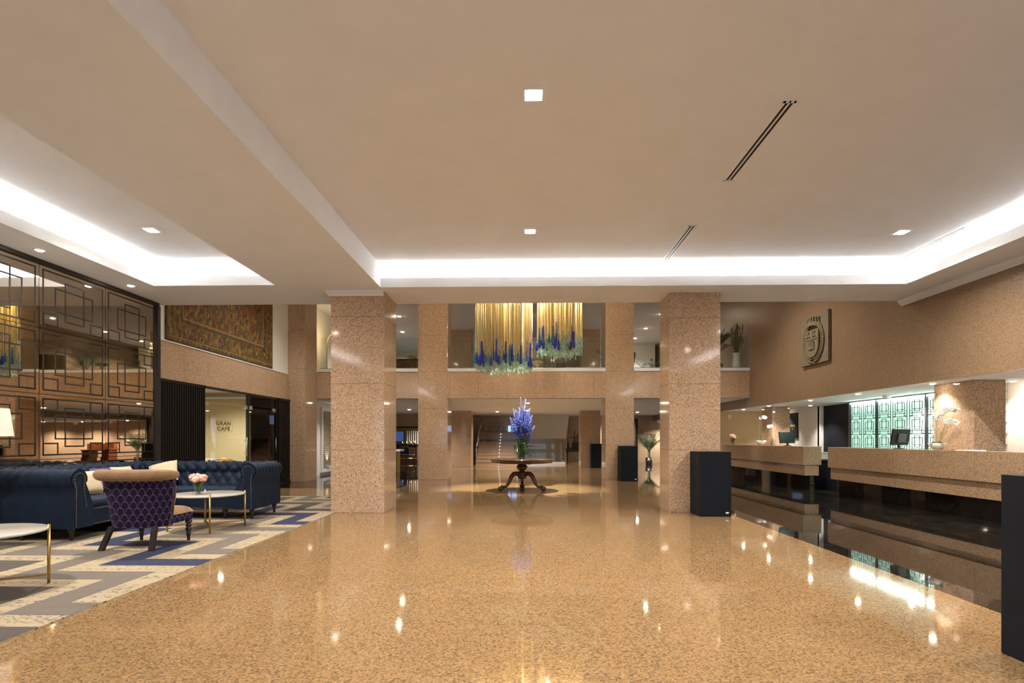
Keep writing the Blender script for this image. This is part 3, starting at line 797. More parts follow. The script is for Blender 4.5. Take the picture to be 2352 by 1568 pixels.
def pleat(s_, q, kind):
    return 0 if kind == 2 else (.012 * math.sqrt(abs(math.sin(PI * s_ / .125))) if kind == 1 else .004 * abs(math.sin(PI * s_ / .125)))
V2 = lambda x, y: Vector((x, y, 0))
bk = MB()
A, B_, C_ = V2(-6.96, 6.70), V2(-6.96, 9.62), V2(-4.36, 9.62)
sweep(bk, A, B_, V2(1, 0), V2(1, -1), 150, tuft)
sweep(bk, B_, C_, V2(1, -1), V2(0, -1), 140, tuft)
bk.build('tufted_back', 'navy_velvet', sofa)
def sofa_arm(P0, P1, N):
    a = MB(); sweep(a, P0, P1, N, N, 70, pleat)
    pts = [P1 + N * d for d, z, k in SEC]
    vs = [(p.x - SO.x, p.y - SO.y, z) for p, (d, z, k) in zip(pts, SEC)]
    dr = (P1 - P0).normalized()
    inner = [(p.x - SO.x, p.y - SO.y, z) for p, (d, z, k) in zip([P1 + N * .34], [(.34, .17, 2)])]
    a.add(vs + inner, [tuple(range(len(vs) + 1))])
    o = a.build('rolled_arm', 'navy_velvet', sofa)
    nt = MB(); zc = .905 - .12
    path = []
    for d, z in [(.06, .19), (.065, .66)]: path.append((d, z))
    for i in range(14):
        an = PI * 1.18 - (PI * 1.36) * i / 13
        path.append((.118 + .082 * math.cos(an), zc + .082 * math.sin(an)))
    path += [(.185, .62), (.215, .50), (.225, .41)]
    tot = 0
    for (d0, z0), (d1, z1) in zip(path, path[1:]):
        L = math.hypot(d1 - d0, z1 - z0); k = max(1, int(L / .022))
        for q in range(k):
            d = d0 + (d1 - d0) * q / k; z = z0 + (z1 - z0) * q / k
            p = P1 + N * d + dr * .004
            nt.ball((p.x - SO.x, p.y - SO.y, z), .0058, 6, 4)
    nt.build('nailhead_trim', 'brass', o)
sofa_arm(V2(-6.93, 6.66), V2(-5.65, 6.66), V2(0, 1))
sofa_arm(V2(-4.32, 9.58), V2(-4.32, 8.615), V2(-1, 0))
bs = MB().box(-6.90, -5.68, 6.72, 9.55, .17, .40).box(-5.68, -4.38, 8.64, 9.55, .17, .40)
bs.v = [(x - SO.x, y - SO.y, z) for x, y, z in bs.v]
base = bs.build('base', 'navy_velvet', sofa, bevel=.012)
for z in (.19, .385):
    nt = MB()
    for y in [7.0 + .024 * i for i in range(68)]: nt.ball((-5.677 - SO.x, y - SO.y, z), .006, 5, 3)
    nt.build('nailhead_trim', 'brass', base)
    nt = MB()
    for x in [-5.66 + .024 * i for i in range(45)]: nt.ball((x - SO.x, 8.637 - SO.y, z), .006, 5, 3)
    nt.build('nailhead_trim', 'brass', base)
for x0, x1, y0, y1 in ((-6.66, -5.68, 6.98, 8.1), (-6.66, -5.68, 8.11, 9.30), (-5.67, -4.66, 8.62, 9.30)):
    MB().box(x0 - SO.x, x1 - SO.x, y0 - SO.y, y1 - SO.y, .395, .50).build('seat_cushion', 'navy_velvet', sofa, bevel=.045)
LEG = [(.0, 0), (.018, 0), (.022, .02), (.018, .04), (.028, .06), (.022, .075), (.042, .13), (.036, .15), (.05, .155), (.05, .18), (0, .18)]
for x, y in ((-5.76, 6.78), (-6.40, 6.78), (-6.86, 6.78), (-5.76, 8.2), (-4.42, 8.72), (-4.86, 8.72), (-4.42, 9.5), (-6.8, 9.5)):
    MB().lathe(LEG, (x - SO.x, y - SO.y, 0.012), 14).build('leg', 'dark_leg', sofa)

# cushions
def cushion(name, loc, rot, label, mat, s=.44):
    def fn(i, j):
        u = -1 + 2 * i / 14; v = -1 + 2 * (j % 15) / 14
        return (u, v)
    vs = []; fs = []; n = 13
    for side in (1, -1):
        for i in range(n):
            for j in range(n):
                u = -1 + 2 * i / (n - 1); v = -1 + 2 * j / (n - 1)
                th = .085 * max(0, (1 - u ** 4) * (1 - v ** 4)) ** .5
                pin = 1 - .07 * (1 - abs(u * v)) * (abs(u) ** 3 + abs(v) ** 3) / 2
                vs.append((u * s / 2 * pin, side * th + side * .002, v * s / 2 * pin + s / 2))
    for q in range(2):
        for i in range(n - 1):
            for j in range(n - 1):
                a = q * n * n + i * n + j; fs.append((a, a + 1, a + n + 1, a + n))
    o = MB().add(vs, fs, True).build(name, mat, loc=loc); o.rotation_euler = rot
    return tag(o, label, 'cushion', None)
cushion('cushion', (-6.10, 9.06, .555), (-.70, -.25, .35), 'cream cushion leaning in the sofa corner, right of the armchair', 'cream_cushion', .44)
cushion('cushion', (-6.20, 7.66, .50), (-.35, 0, 1.45), 'cream cushion glimpsed between the near sofa arm and the armchair', 'cream_cushion', .36)
cushion('cushion', (-6.43, 8.62, .50), (-.30, 0, 1.4), 'cream cushion on the sofa just above the armchair roll', 'cream_cushion', .37)
cushion('cushion', (-6.43, 8.20, .50), (-.28, 0, 1.5), 'purple cushion on the sofa behind the armchair', 'purple_cushion', .37)

# ---------------------------------------------------------------- armchair
ac = thing('armchair', 'low purple patterned armchair with a tan rolled back, seen from behind', 'armchair', (-4.59, 6.5, .012))
def shell(i, j, n=22, k=14, off=0):
    t_ = -1 + 2 * i / (n - 1); f_ = j / (k - 1)
    z = .25 + .58 * f_
    half = .345 + .085 * f_
    y = -.30 - .05 * f_ + .20 * abs(t_) ** 2.6 + off
    return (t_ * half * (1 - off * .5), y, z)
s = MB(); n, k = 23, 14
s.grid(lambda i, j: shell(i, j, n), n, k); s.grid(lambda i, j: shell(i, j, n, k, .085), n, k)
for j in (0, k - 1):
    a = [shell(i, j, n) for i in range(n)]; b = [shell(i, j, n, k, .085) for i in range(n)]
    s.add(a + b, [(i, i + 1, n + i + 1, n + i) for i in range(n - 1)])
for i in (0, n - 1):
    a = [shell(i, j, n) for j in range(k)]; b = [shell(i, j, n, k, .085) for j in range(k)]
    s.add(a + b, [(j, j + 1, k + j + 1, k + j) for j in range(k - 1)])
shl = s.build('back_shell', 'purple_fan', ac)
rl = MB(); path = []; rad = []
for i in range(29):
    t_ = -1 + 2 * i / 28
    path.append((t_ * .475, -.36 + .20 * abs(t_) ** 2.6, .868)); rad.append(.070 * (1 - .35 * abs(t_) ** 8))
rl.tube(path, rad, 14)
for e in (0, -1): rl.ball(path[e], (rad[e] * .45, rad[e] * .98, rad[e] * .98), 12, 8)
rl.build('rolled_top', 'tan_velvet', ac)
nt = MB()
for i in range(60):
    t_ = -1 + 2 * i / 59; p = shell((t_ + 1) / 2 * (n - 1), k - 1, n)
    nt.ball((p[0], p[1] - .006, p[2] - .012), .0055, 5, 3)
for e in (0, n - 1):
    for j in range(26):
        p = shell(e, j / 25 * (k - 1), n); nt.ball((p[0], p[1] + .02, p[2]), .005, 5, 3)
nt.build('nailhead_trim', 'brass', shl)
inn = MB().grid(lambda i, j: (lambda p: (p[0] * .97, p[1] + .035 * math.sin(PI * j / 9) + .004, p[2]))(shell(i / 20 * (n - 1), 3 + j * (k - 4) / 9, n, k, .085)), 21, 10)
inn.build('inside_back', 'tan_velvet', ac)
MB().box(-.335, .335, -.10, .40, .26, .37).build('apron', 'purple_fan', ac, bevel=.03)
st = MB()
def top(i, j):
    u = -1 + 2 * i / 16; v = -1 + 2 * j / 16
    return (u * .335, .15 + v * .255, .365 + .085 * (max(0, 1 - u ** 6) * max(0, 1 - v ** 6)) ** .4)
st.grid(top, 17, 17); st.build('seat', 'tan_velvet', ac)
TL = [(0, 0), (.016, 0), (.020, .015), (.017, .03), (.026, .075), (.030, .085), (.022, .095), (.036, .14), (.038, .155), (.022, .165), (.034, .185), (.034, .20), (.024, .212), (.040, .235), (.040, .262), (0, .262)]
for sx in (-1, 1):
    MB().lathe(TL, (sx * .305, .34, 0), 16).build('front_leg', 'dark_leg', ac)
    MB().add([(sx * .255 + e * .026 + (sx * .04 if z == 0 else 0), (-.22 if z else -.335) + g * .026, z) for z in (0, .265) for g in (-1, 1) for e in (-1, 1)], [(0, 1, 3, 2), (4, 6, 7, 5), (0, 4, 5, 1), (2, 3, 7, 6), (0, 2, 6, 4), (1, 5, 7, 3)]).build('rear_leg', 'dark_leg', ac)

# ---------------------------------------------------------------- coffee tables
def coffee_table(loc, rz, label):
    o = thing('coffee_table', label, 'coffee table', loc, rz, 'round marble and brass coffee tables')
    MB().lathe([(0, .482), (.485, .482), (.495, .486), (.495, .498), (.488, .503), (0, .503)], (0, 0, 0), 64).build('tabletop', 'white_marble', o)
    for i in range(4):
        a = i * PI / 2
        MB().tube([(.490 * math.cos(a), .490 * math.sin(a), 0), (.490 * math.cos(a), .490 * math.sin(a), .525)], .0125, 12).build('leg', 'brass', o)
    MB().bar((-.49, 0, .075), (.49, 0, .075), .016).build('crossbar', 'brass', o); MB().bar((0, -.49, .075), (0, .49, .075), .016).build('crossbar', 'brass', o)
    return o
ct1 = coffee_table((-4.575, 7.74, .012), math.radians(34), 'round white marble coffee table carrying the pink flowers')
coffee_table((-4.66, 4.49, .012), math.radians(36), 'round white marble coffee table at the near left edge of the carpet')

def petal_ball(mb, c, r, n, seed):
    q = random.Random(seed)
    for i in range(n):
        z = 1 - 1.65 * (i + .5) / n; a = i * 2.4
        d = Vector((math.sqrt(max(0, 1 - z * z)) * math.cos(a), math.sqrt(max(0, 1 - z * z)) * math.sin(a), z))
        rot = d.to_track_quat('Z', 'Y').to_matrix()
        s = r * q.uniform(.34, .46)
        p = Vector(c) + d * r * q.uniform(.62, .80)
        mb.ball(p, (s, s * q.uniform(.55, .9), s * .40), 7, 4, rot @ Matrix.Rotation(q.uniform(0, 3), 3, 'Z') @ Matrix.Rotation(q.uniform(.5, 1.1), 3, 'X'))
def leafshape(mb, base, direction, up, L, w, bend=.25, n=4):
    d = Vector(direction).normalized(); u = Vector(up); s = d.cross(u).normalized(); u = s.cross(d)
    vs = []
    for i in range(n + 1):
        t_ = i / n; c_ = Vector(base) + d * L * t_ - u * bend * L * t_ * t_; ww = w * math.sin(PI * min(1, t_ * .92 + .08)) ** .8
        vs += [c_ - s * ww / 2 + u * ww * .12, c_ + s * ww / 2 + u * ww * .12]
    mb.add(vs, [(2 * i, 2 * i + 1, 2 * i + 3, 2 * i + 2) for i in range(n)], True)

def peony_vase(loc, label, rz=0, s=1.0):
    o = thing('flower_vase', label, 'flowers', loc, rz)
    h = .17 * s
    MB().lathe([(0, .004), (.044 * s, 0), (.046 * s, .004), (.056 * s, h), (.053 * s, h), (.043 * s, .012), (0, .012)], (0, 0, 0), 24).build('glass_vase', 'vase_glass', o)
    sm = MB(); q = random.Random(3)
    heads = [(-.062, -.02, .235, .062), (-.018, -.045, .205, .055), (-.045, .03, .245, .052), (.020, .02, .25, .035), (.075, -.01, .222, .056), (.02, -.05, .222, .04), (.05, .05, .235, .05)]
    for i, (x, y, z, r) in enumerate(heads):
        sm.tube([(-x * .35 * s, -y * .35 * s, .012), (x * .5 * s, y * .5 * s, .13 * s), (x * s, y * s, (z - r * .5) * s)], .0032 * s, 5)
    sm.build('stems', 'stem', o)
    lf = MB()
    for i in range(26):
        a = q.uniform(0, 6.28); r = q.uniform(0, .03) * s
        leafshape(lf, (r * math.cos(a), r * math.sin(a), q.uniform(.02, .15) * s), (math.cos(a) * .6, math.sin(a) * .6, 1), (math.cos(a), math.sin(a), -.4), q.uniform(.05, .09) * s, .026 * s, -.2)
    lf.build('leaves', 'leaf', o)
    for i, (x, y, z, r) in enumerate(heads):
        pm = MB(); petal_ball(pm, (x * s, y * s, z * s), r * s, 34, i); pm.build('peony', 'peony' if i in (4, 6, 0) else 'peony_pale', o)
    return o
peony_vase((-4.63, 7.62, .517), 'pink peonies in a glass vase on the lounge coffee table')
peony_vase((7.34, 19.4, 1.112), 'pink peonies in a glass vase on the far reception desk', 1.0, 1.25)

# ---------------------------------------------------------------- floor lamp at the left edge
fl = thing('floor_lamp', 'floor lamp with a glowing pale linen drum shade beside the sofa arm', 'lamp', (-6.42, 6.32, .012))
MB().lathe([(.0, 0), (.14, 0), (.14, .018), (.03, .03), (.014, .05), (.012, 1.34), (0, 1.34)], (0, 0, 0), 20).build('stand', 'brass', fl)
sh = MB().lathe([(.262, 1.318), (.222, 1.655)], (0, 0, 0), 40); sh.f = [f for f in sh.f if len(f) == 4]; sh.mi = sh.mi[:len(sh.f)]; sh.sm = sh.sm[:len(sh.f)]
sh.build('lamp_shade', 'shade', fl)
MB().lathe([(.264, 1.312), (.264, 1.322), (.259, 1.322), (.259, 1.312)], (0, 0, 0), 40).build('shade_rim', 'brass', fl)
lamp('bulb', 'POINT', (0, 0, 1.47), 5, WARM, fl, .05)

# ---------------------------------------------------------------- black pedestals
def pedestal(x, y, label):
    o = thing('pedestal', label, 'pedestal', (x, y, 0), 0, 'black square display pedestals')
    MB().box(-.265, .265, -.26, .26, 0, 1.085).build('cabinet', 'black_satin', o, bevel=.004)
    b = MB().lathe([(0, 0), (.034, 0), (.034, .004), (0, .004)], (.20, -.26, .06), 20, Matrix.Rotation(PI / 2, 3, 'X'), 1, .45)
    b.build('badge', 'chrome', o)
pedestal(3.19, 9.45, 'black square pedestal in front of the near right column')
pedestal(3.205, 17.05, 'black square pedestal in front of the balcony right column')
pedestal(3.25, 24.74, 'black square pedestal in front of the farthest right column')
pedestal(3.165, 3.125, 'black square pedestal cut by the right edge, nearest the entrance')

# ---------------------------------------------------------------- round table with the tall flowers
rt = thing('pedestal_table', 'round carved walnut pedestal table standing in the middle of the aisle', 'table', (-.07, 13.77, 0))
MB().lathe([(0, .70), (.76, .70), (.775, .72), (.775, .765), (.80, .77), (.805, .78), (.80, .790), (.78, .793), (0, .793)], (0, 0, 0), 72).build('tabletop', 'walnut', rt)
MB().lathe([(0, .7935), (.755, .7935), (.755, .797), (0, .797)], (0, 0, 0), 72).build('glass_cover', 'glass_top', rt)
MB().box(.02, .22, -.60, -.40, .685, .70).build('latch_block', 'walnut', rt)
MB().lathe([(.0, .20), (.02, .22), (.045, .26), (.03, .285), (.11, .31), (.105, .38), (.105, .43), (.125, .445), (.085, .47), (.065, .50), (.085, .515), (.125, .545), (.140, .585), (.130, .625), (.095, .655), (.07, .665), (.10, .685), (.115, .70)], (0, 0, 0), 28).build('turned_column', 'walnut', rt)
for i, a in enumerate((math.radians(200), math.radians(-20), math.radians(90))):
    lg = MB(); P_ = [(.08, .40), (.15, .43), (.22, .42), (.28, .36), (.32, .27), (.36, .19), (.42, .12), (.50, .085), (.57, .085)]
    Rr = [.055, .058, .058, .054, .048, .042, .036, .036, .045]
    lg.tube([(r * math.cos(a), r * math.sin(a), z) for r, z in P_], Rr, 10)
    lg.ball((.57 * math.cos(a), .57 * math.sin(a), .062), (.07, .06, .062), 12, 8)
    lg.ball((.53 * math.cos(a), .53 * math.sin(a), .13), (.03, .03, .025), 8, 6)
    lg.ball((.36 * math.cos(a), .36 * math.sin(a), .235), (.03, .035, .05), 8, 6)
    lg.ball((.57 * math.cos(a), .57 * math.sin(a), .012), (.03, .03, .012), 8, 4)
    lg.build('scroll_leg', 'walnut', rt)

fv = thing('flower_arrangement', 'tall glass cylinder of blue delphiniums with trailing ivy on the round table', 'flowers', (-.07, 13.70, .797))
MB().lathe([(0, 0), (.072, 0), (.075, .01), (.078, .52), (.074, .52), (.07, .05), (0, .05)], (0, 0, 0), 28).build('glass_vase', 'vase_glass', fv)
q = random.Random(11)
wr = MB().lathe([(.0, .06), (.064, .06), (.066, .34), (.05, .42), (0, .42)], (0, 0, 0), 20); wr.build('leaf_wrap', 'leaf', fv)
sm = MB(); spikes = []
for i in range(22):
    a = i * 2.4; r = .02 + .31 * math.sqrt((i + .5) / 22); x = r * math.cos(a); y = r * math.sin(a) * .8
    zt = 1.34 - .44 * (r / .33) ** 2 + q.uniform(-.07, .07)
    if i == 3: x, zt = .09, 1.52
    spikes.append((x, y, zt)); sm.tube([(x * .2, y * .2, .08), (x * .45, y * .45, .5), (x, y, zt)], .004, 5)
sm.build('stems', 'stem', fv)
for i, (x, y, zt) in enumerate(spikes):
    fm = MB(); zb = zt - (.40 if i != 3 else .6)
    for k_ in range(70):
        f_ = k_ / 69; z = zb + (zt - zb) * f_; w = .046 * (1 - .75 * f_) + .006; a = k_ * 2.4
        cx = x * (.45 + .55 * (z - .5) / (zt - .5)); cy = y * (.45 + .55 * (z - .5) / (zt - .5))
        d = Vector((math.cos(a), math.sin(a), .2)); s_ = .022 * (1 - .6 * f_)
        rot = d.to_track_quat('Z', 'Y').to_matrix()
        fm.mat(1 if (q.random() < .22 or (i == 3 and f_ > .5)) else 0)
        fm.ball((cx + d.x * w, cy + d.y * w, z), (s_, s_, s_ * .45), 6, 3, rot)
    fm.build('delphinium_spike', ['blue_flower', 'pale_flower'], fv)
lf = MB()
for i in range(90):
    a = q.uniform(0, 6.28); r = q.uniform(.02, .11); z = q.uniform(.44, .80)
    leafshape(lf, (r * math.cos(a), r * math.sin(a), z), (math.cos(a), math.sin(a), q.uniform(-.2, .9)), (0, 0, 1), q.uniform(.07, .14), q.uniform(.04, .07), .35)
lf.build('foliage', 'leaf', fv)
iv = MB()
for a0 in (3.4, 2.7, -.2, .35, 4.4):
    pth = []
    for i in range(9):
        t_ = i / 8; r = .07 + .10 * math.sin(PI * min(1, t_ * .75)); pth.append(Vector((r * math.cos(a0 + .15 * i), r * math.sin(a0 + .15 * i), .52 - .38 * t_)))
    iv.tube(pth, .003, 5)
    for p in pth[1:]:
        for s_ in range(3):
            b = q.uniform(0, 6.28); leafshape(iv, p, (math.cos(b), math.sin(b), -.5), (math.cos(b), math.sin(b), 1), .065, .06, .2, 3)
iv.build('trailing_ivy', 'leaf', fv)
sp = MB()
for i in range(11):
    a = i * 2.2; x = .22 * math.cos(a); y = .2 * math.sin(a); z1 = 1.0 + .3 * q.random()
    if i == 0: x, z1 = -.03, 1.56
    sp.tube([(x * .3, y * .3, .5), (x, y, z1)], .0025, 4)
    for k_ in range(9): sp.ball((x * (.7 + .035 * k_) + q.uniform(-.012, .012), y * (.7 + .035 * k_), z1 - .2 + .023 * k_), (.011, .011, .009), 5, 3)
sp.build('pale_sprays', 'pale_flower', fv)


# ---------------------------------------------------------------- reception desks
def desk(y0, y1, label):
    o = thing('reception_desk', label, 'reception desk', (7.3, (y0 + y1) / 2, 0), 0, 'granite reception desks')
    L = (y1 - y0) / 2
    MB().box(-.20, .26, -L, L, .635, 1.11).build('counter', 'granite_plain', o, bevel=.006)
    MB().box(-.15, .21, -L + .03, L - .03, .365, .635).build('lower_band', 'granite_plain', o, bevel=.004)
    MB().box(.03, .16, -L + .12, L - .05, 0, .365).build('plinth', 'black_marble', o)
    return o
desk(14.05, 19.95, 'farther granite reception desk holding the small orchid and a monitor')
desk(4.2, 12.93, 'nearer long granite reception desk in front of the lit green screen')
o = thing('back_cabinet', 'low pale green lacquered cabinet under the lit fretwork screen', 'cabinet', (8.62, 12.95, 0))
for i in range(4):
    y = -2.3 + 1.25 * i; MB().box(-.225, -.205, y + .01, y + 1.24, .08, .88).build('door', 'light_panel', o)
MB().box(-.20, .20, -2.3, 2.7, .0, .90).build('body', 'light_panel', o); MB().box(-.23, .20, -2.32, 2.72, .90, .93).build('worktop', 'light_panel', o)
o = thing('staff_desk', 'black staff desk with a pale blue screen in the gap between the reception desks', 'desk', (7.95, 14.0, 0))
MB().box(-.25, .25, -.4, .7, .72, .76).build('worktop', 'black_satin', o); MB().box(-.24, -.20, -.38, .68, 0, .72).build('modesty_panel', 'black_satin', o)
MB().box(.20, .24, -.38, .68, 0, .72).build('side_panel', 'black_satin', o)
o = thing('laptop', 'open laptop with a blue screen on the staff desk', 'laptop', (7.95, 14.25, .76))
MB().box(-.12, .12, -.16, .16, 0, .02).build('keyboard', 'steel_dark', o); MB().box(-.02, .0, -.16, .16, .02, .22).build('display', 'e_screen2', o)

# lit fretwork screen
scr = thing('fretwork_screen', 'back lit pale green glass screen with black fretwork behind the near reception desk', 'screen', (8.80, 0, 0))
Z0, Z1 = .95, 2.27
for y0, n in ((13.78, 2), (12.10, 3), (10.42, 3)):
    w = .56
    gp = MB().box(.0, .02, y0, y0 + n * w, Z0, Z1).build('glass_panel', 'frosted', scr)
    fr = MB(); x = -.035
    for i in range(n):
        yc = y0 + (i + .5) * w
        for k in range(4):
            zc = 2.06 - .405 * k
            a, b = yc - w / 2 + .035, yc + w / 2 - .035; c_, d_ = zc - .2025 + .03, zc + .2025 - .03
            rect_lines(fr, x, a, b, max(c_, Z0), d_, .011, .008)
            if zc - .13 > Z0:
                rect_lines(fr, x, yc - .165, yc + .165, zc - .085, zc + .085, .011, .008); rect_lines(fr, x, yc - .085, yc + .085, zc - .135, zc + .135, .011, .008)
            if k < 3:
                for s in (-1, 1):
                    ye = yc + s * (w / 2 - .035); p, q_ = sorted((ye, ye - s * .10))
                    for zz in (c_, ): rect_lines(fr, x, p, q_, zz - .06, zz + .07, .011, .008)
    fr.build('fretwork', 'black_metal', gp)
    MB().box(-.05, .03, y0 - .025, y0 + .025, Z0, Z1).build('post', 'steel_dark', scr)
MB().box(-.05, .03, 14.875, 14.925, Z0, Z1).build('post', 'steel_dark', scr)
MB().box(-.06, .03, 10.4, 14.925, Z1, 2.30).build('top_rail', 'steel_dark', scr); MB().box(-.06, .03, 10.4, 14.925, Z0 - .02, Z0).build('bottom_rail', 'steel_dark', scr)
MB().box(-.026, -.008, 10.45, 14.86, Z1 - .022, Z1 - .004).build('light_tube', 'e_cool', scr)

def monitor(loc, rz, label, front):
    o = thing('computer_monitor', label, 'monitor', loc, rz, 'reception monitors')
    t_ = Matrix.Rotation(-.12, 3, 'X')
    b = MB().box(-.24, .24, -.02, .015, .07, .39); b.build('display', 'screen_black', o, bevel=.006).rotation_euler = (-.16, 0, 0)
    h = MB().box(-.10, .10, .015, .05, .13, .30); h.build('rear_housing', 'steel_dark', o, bevel=.01).rotation_euler = (-.16, 0, 0)
    MB().box(-.025, .025, -.005, .02, .01, .16).build('neck', 'screen_black', o); MB().lathe([(0, 0), (.10, 0), (.10, .012), (0, .014)], (0, 0, 0), 20).build('foot', 'screen_black', o)
monitor((7.42, 15.55, 1.112), math.radians(12), 'black monitor on the far reception desk by the pale column', False)
monitor((7.43, 11.0, 1.112), math.radians(200), 'black monitor on the near reception desk in front of the lit screen', False)

def orchid(loc, label, sc, bowl_r, stems_, seed):
    o = thing('potted_orchid', label, 'orchid', loc)
    MB().lathe([(0, 0), (bowl_r * .45, 0), (bowl_r * .78, bowl_r * .38), (bowl_r, bowl_r * .85), (bowl_r * .96, bowl_r * .85), (bowl_r * .7, bowl_r * .6), (0, bowl_r * .6)], (0, 0, 0), 28).build('bowl', 'ceramic', o)
    q = random.Random(seed); lf = MB()
    for i in range(6):
        a = i * 1.05 + .3; leafshape(lf, (.02 * math.cos(a), .02 * math.sin(a), bowl_r * .65), (math.cos(a), math.sin(a), .75), (0, 0, 1), .16 * sc, .065 * sc, .45)
    lf.build('leaves', 'leaf', o)
    for si, (pts, fl_) in enumerate(stems_):
        st = MB(); st.tube(pts, .0035, 6); so = st.build('flower_stem', 'stem', o)
        for bi, f_ in enumerate(fl_):
            n = len(pts) - 1; k = min(int(f_ * n), n - 1); g = f_ * n - k
            p = Vector(pts[k]).lerp(Vector(pts[k + 1]), g) + Vector((q.uniform(-.03, .03), q.uniform(-.03, .03), -.012))
            fm = MB(); face = Vector((q.uniform(-.8, -.2), q.uniform(-.9, -.3), q.uniform(-.2, .3))).normalized(); rot = face.to_track_quat('Z', 'Y').to_matrix()
            for pa, rr in ((0, .030), (1.257, .024), (2.513, .03), (3.77, .024), (5.03, .024)):
                d = rot @ Vector((math.cos(pa), math.sin(pa), 0)) * .026 * sc
                fm.ball(p + d, (rr * sc, rr * .85 * sc, .005), 8, 4, rot)
            fm.ball(p + face * .008, .009 * sc, 6, 4)
            fm.build('blossom', 'orchid', so)
    return o
orchid((7.28, 9.78, 1.112), 'white orchid in a wide white bowl on the near reception desk', 1.1, .14,
       [([(0, 0, .09), (.01, .03, .30), (.02, .04, .50), (.05, .0, .66), (.13, -.10, .74), (.22, -.22, .68)], [.48, .55, .62, .68, .74, .79, .84, .89, .94]), ([(.03, 0, .09), (.06, -.03, .28), (.08, -.08, .46), (.11, -.16, .52), (.15, -.24, .47)], [.66, .76, .86, .94])], 2)
orchid((7.30, 17.0, 1.112), 'white orchid in a small white bowl on the far reception desk', 1.25, .17,
       [([(0, 0, .1), (-.03, .05, .45), (-.04, .06, .72), (.0, 0, .88), (.06, -.08, .86)], [.70, .78, .86, .93, .99]), ([(.05, 0, .1), (.10, -.05, .35), (.16, -.10, .55), (.22, -.20, .60)], [.82, .92])], 5)
tag(MB().box(7.38, 7.50, 19.96, 19.998, 2.02, 2.20).build('wall_speaker', 'trim_white', bevel=.02), 'small white square speaker high on the beige wall at the far reception desk', 'speaker')
sg = thing('wall_sign', 'black sign with gold lettering behind the far reception column', 'sign', (8.985, 18.55, 1.75))
MB().box(-.012, .012, -.42, .42, -.42, .42).build('board', 'black_satin', sg); text('CIIUO\n1', .10, sg, (-.016, -.10, -.06), (PI / 2, 0, -PI / 2), 'sign_gold')
o = MB().lathe([(0, 0), (.13, 0), (.13, .02), (0, .02)], (8.06, 10.30, 1.35), 24, Matrix.Rotation(PI / 2, 3, 'X')).build('wall_clock', 'steel_dark'); tag(o, 'round dark disc on the reception column edge behind the near orchid', 'clock')
o = MB().box(7.12, 7.36, 8.86, 9.18, 1.111, 1.122).build('papers', 'trim_white'); tag(o, 'flat white papers lying on the near reception desk past the orchid', 'papers')
gl = thing('window_strip', 'narrow blue lit shelf strip right of the reception column', 'window strip', (8.7, 10.08, 0))
MB().box(-.05, .0, -.12, .12, .02, 2.29).build('pane', 'grey_wall', gl)
for z in (1.2, 1.4, 1.6, 1.8, 2.0, 2.15): MB().box(-.07, -.05, -.12, .12, z, z + .015).build('shelf', 'chrome', gl)

# carved crest on the right wall
cr = thing('stone_crest', 'carved buff stone coat of arms with a crown on the granite wall', 'relief', (XW - .003, 13.4, 3.72))
MB().box(-.07, .0, -.62, .62, -.60, .60).build('slab', 'stone_relief', cr, bevel=.008)
def shield(sc, x0, x1):
    pts = []
    for i in range(9): pts.append((-.26 * sc + .52 * sc * i / 8, .22 * sc))
    for i in range(13):
        a = PI * i / 12; pts.append((.26 * sc * math.cos(a), -.10 * sc - .28 * sc * math.sin(a) ** .9))
    return pts
cm = MB(); cm.prism([(y, z - .02) for y, z in shield(1.12, 0, 0)], -.13, -.07, 'yz'); cm.build('shield', 'stone_relief', cr, bevel=.012)
cm = MB()
for sy in (-1, 1):
    for i in range(17):
        a = -PI / 2 + sy * (.18 + 2.35 * i / 16); rr = .42
        y, z = sy * rr * abs(math.cos(-PI / 2 + .18 + 2.35 * i / 16)) , -.06 + .46 * math.sin(-PI / 2 + .18 + 2.35 * i / 16)
        ang = -PI / 2 + .18 + 2.35 * i / 16 + PI / 2
        for off in (-.035, .035):
            cm.ball((-.085, y + off * sy * math.cos(ang - PI / 2), z + off * math.sin(ang - PI / 2)), (.03, .024, .055), 7, 5, Matrix.Rotation(sy * (ang - PI / 2) * 1.0 + off * 9 * sy, 3, 'X'))
cm.build('laurel_wreath', 'stone_relief', cr)
cm = MB()
cm.grid(lambda i, j: (-.075 - .085 * math.sin(PI * i / 14), -.29 + .58 * i / 14, .27 + .06 * math.sin(PI * i / 14) + .10 * j), 15, 2)
cm.grid(lambda i, j: (-.075 - .05 * math.sin(PI * i / 14), -.27 + .54 * i / 14, .27 + .06 * math.sin(PI * i / 14) + .10 * j), 15, 2)
for i in range(7):
    y = -.26 + .52 * i / 6; e = math.sin(PI * (i + .5) / 7)
    cm.box(-.08 - .07 * e, -.075 - .04 * e, y - .025, y + .025, .36 + .05 * e, .46 + .05 * e); cm.ball((-.08 - .055 * e, y, .47 + .05 * e), .03, 7, 5)
cm.build('crown', 'stone_relief', cr)
cm = MB(); cm.box(-.145, -.13, -.24, .24, -.015, .01)
for y in (-.13, .13):
    cm.box(-.147, -.13, y - .010, y + .010, .03, .20); cm.bar((-.14, y - .07, .05), (-.14, y + .03, .15), .022); cm.bar((-.14, y + .07, .04), (-.14, y + .01, .11), .02); cm.bar((-.14, y - .05, .17), (-.14, y + .05, .20), .02); cm.bar((-.14, y + .06, .12), (-.14, y + .075, .19), .016)
cm.box(-.15, -.13, -.13, .13, -.25, -.15)
for y, h in ((-.105, -.08), (-.035, -.05), (.035, -.05), (.105, -.08)): cm.box(-.155, -.13, y - .025, y + .025, -.15, h); cm.box(-.157, -.13, y - .032, y + .032, h, h + .015)
cm.box(-.16, -.148, -.03, .03, -.25, -.18)
cm.build('charges', 'stone_relief', cr)

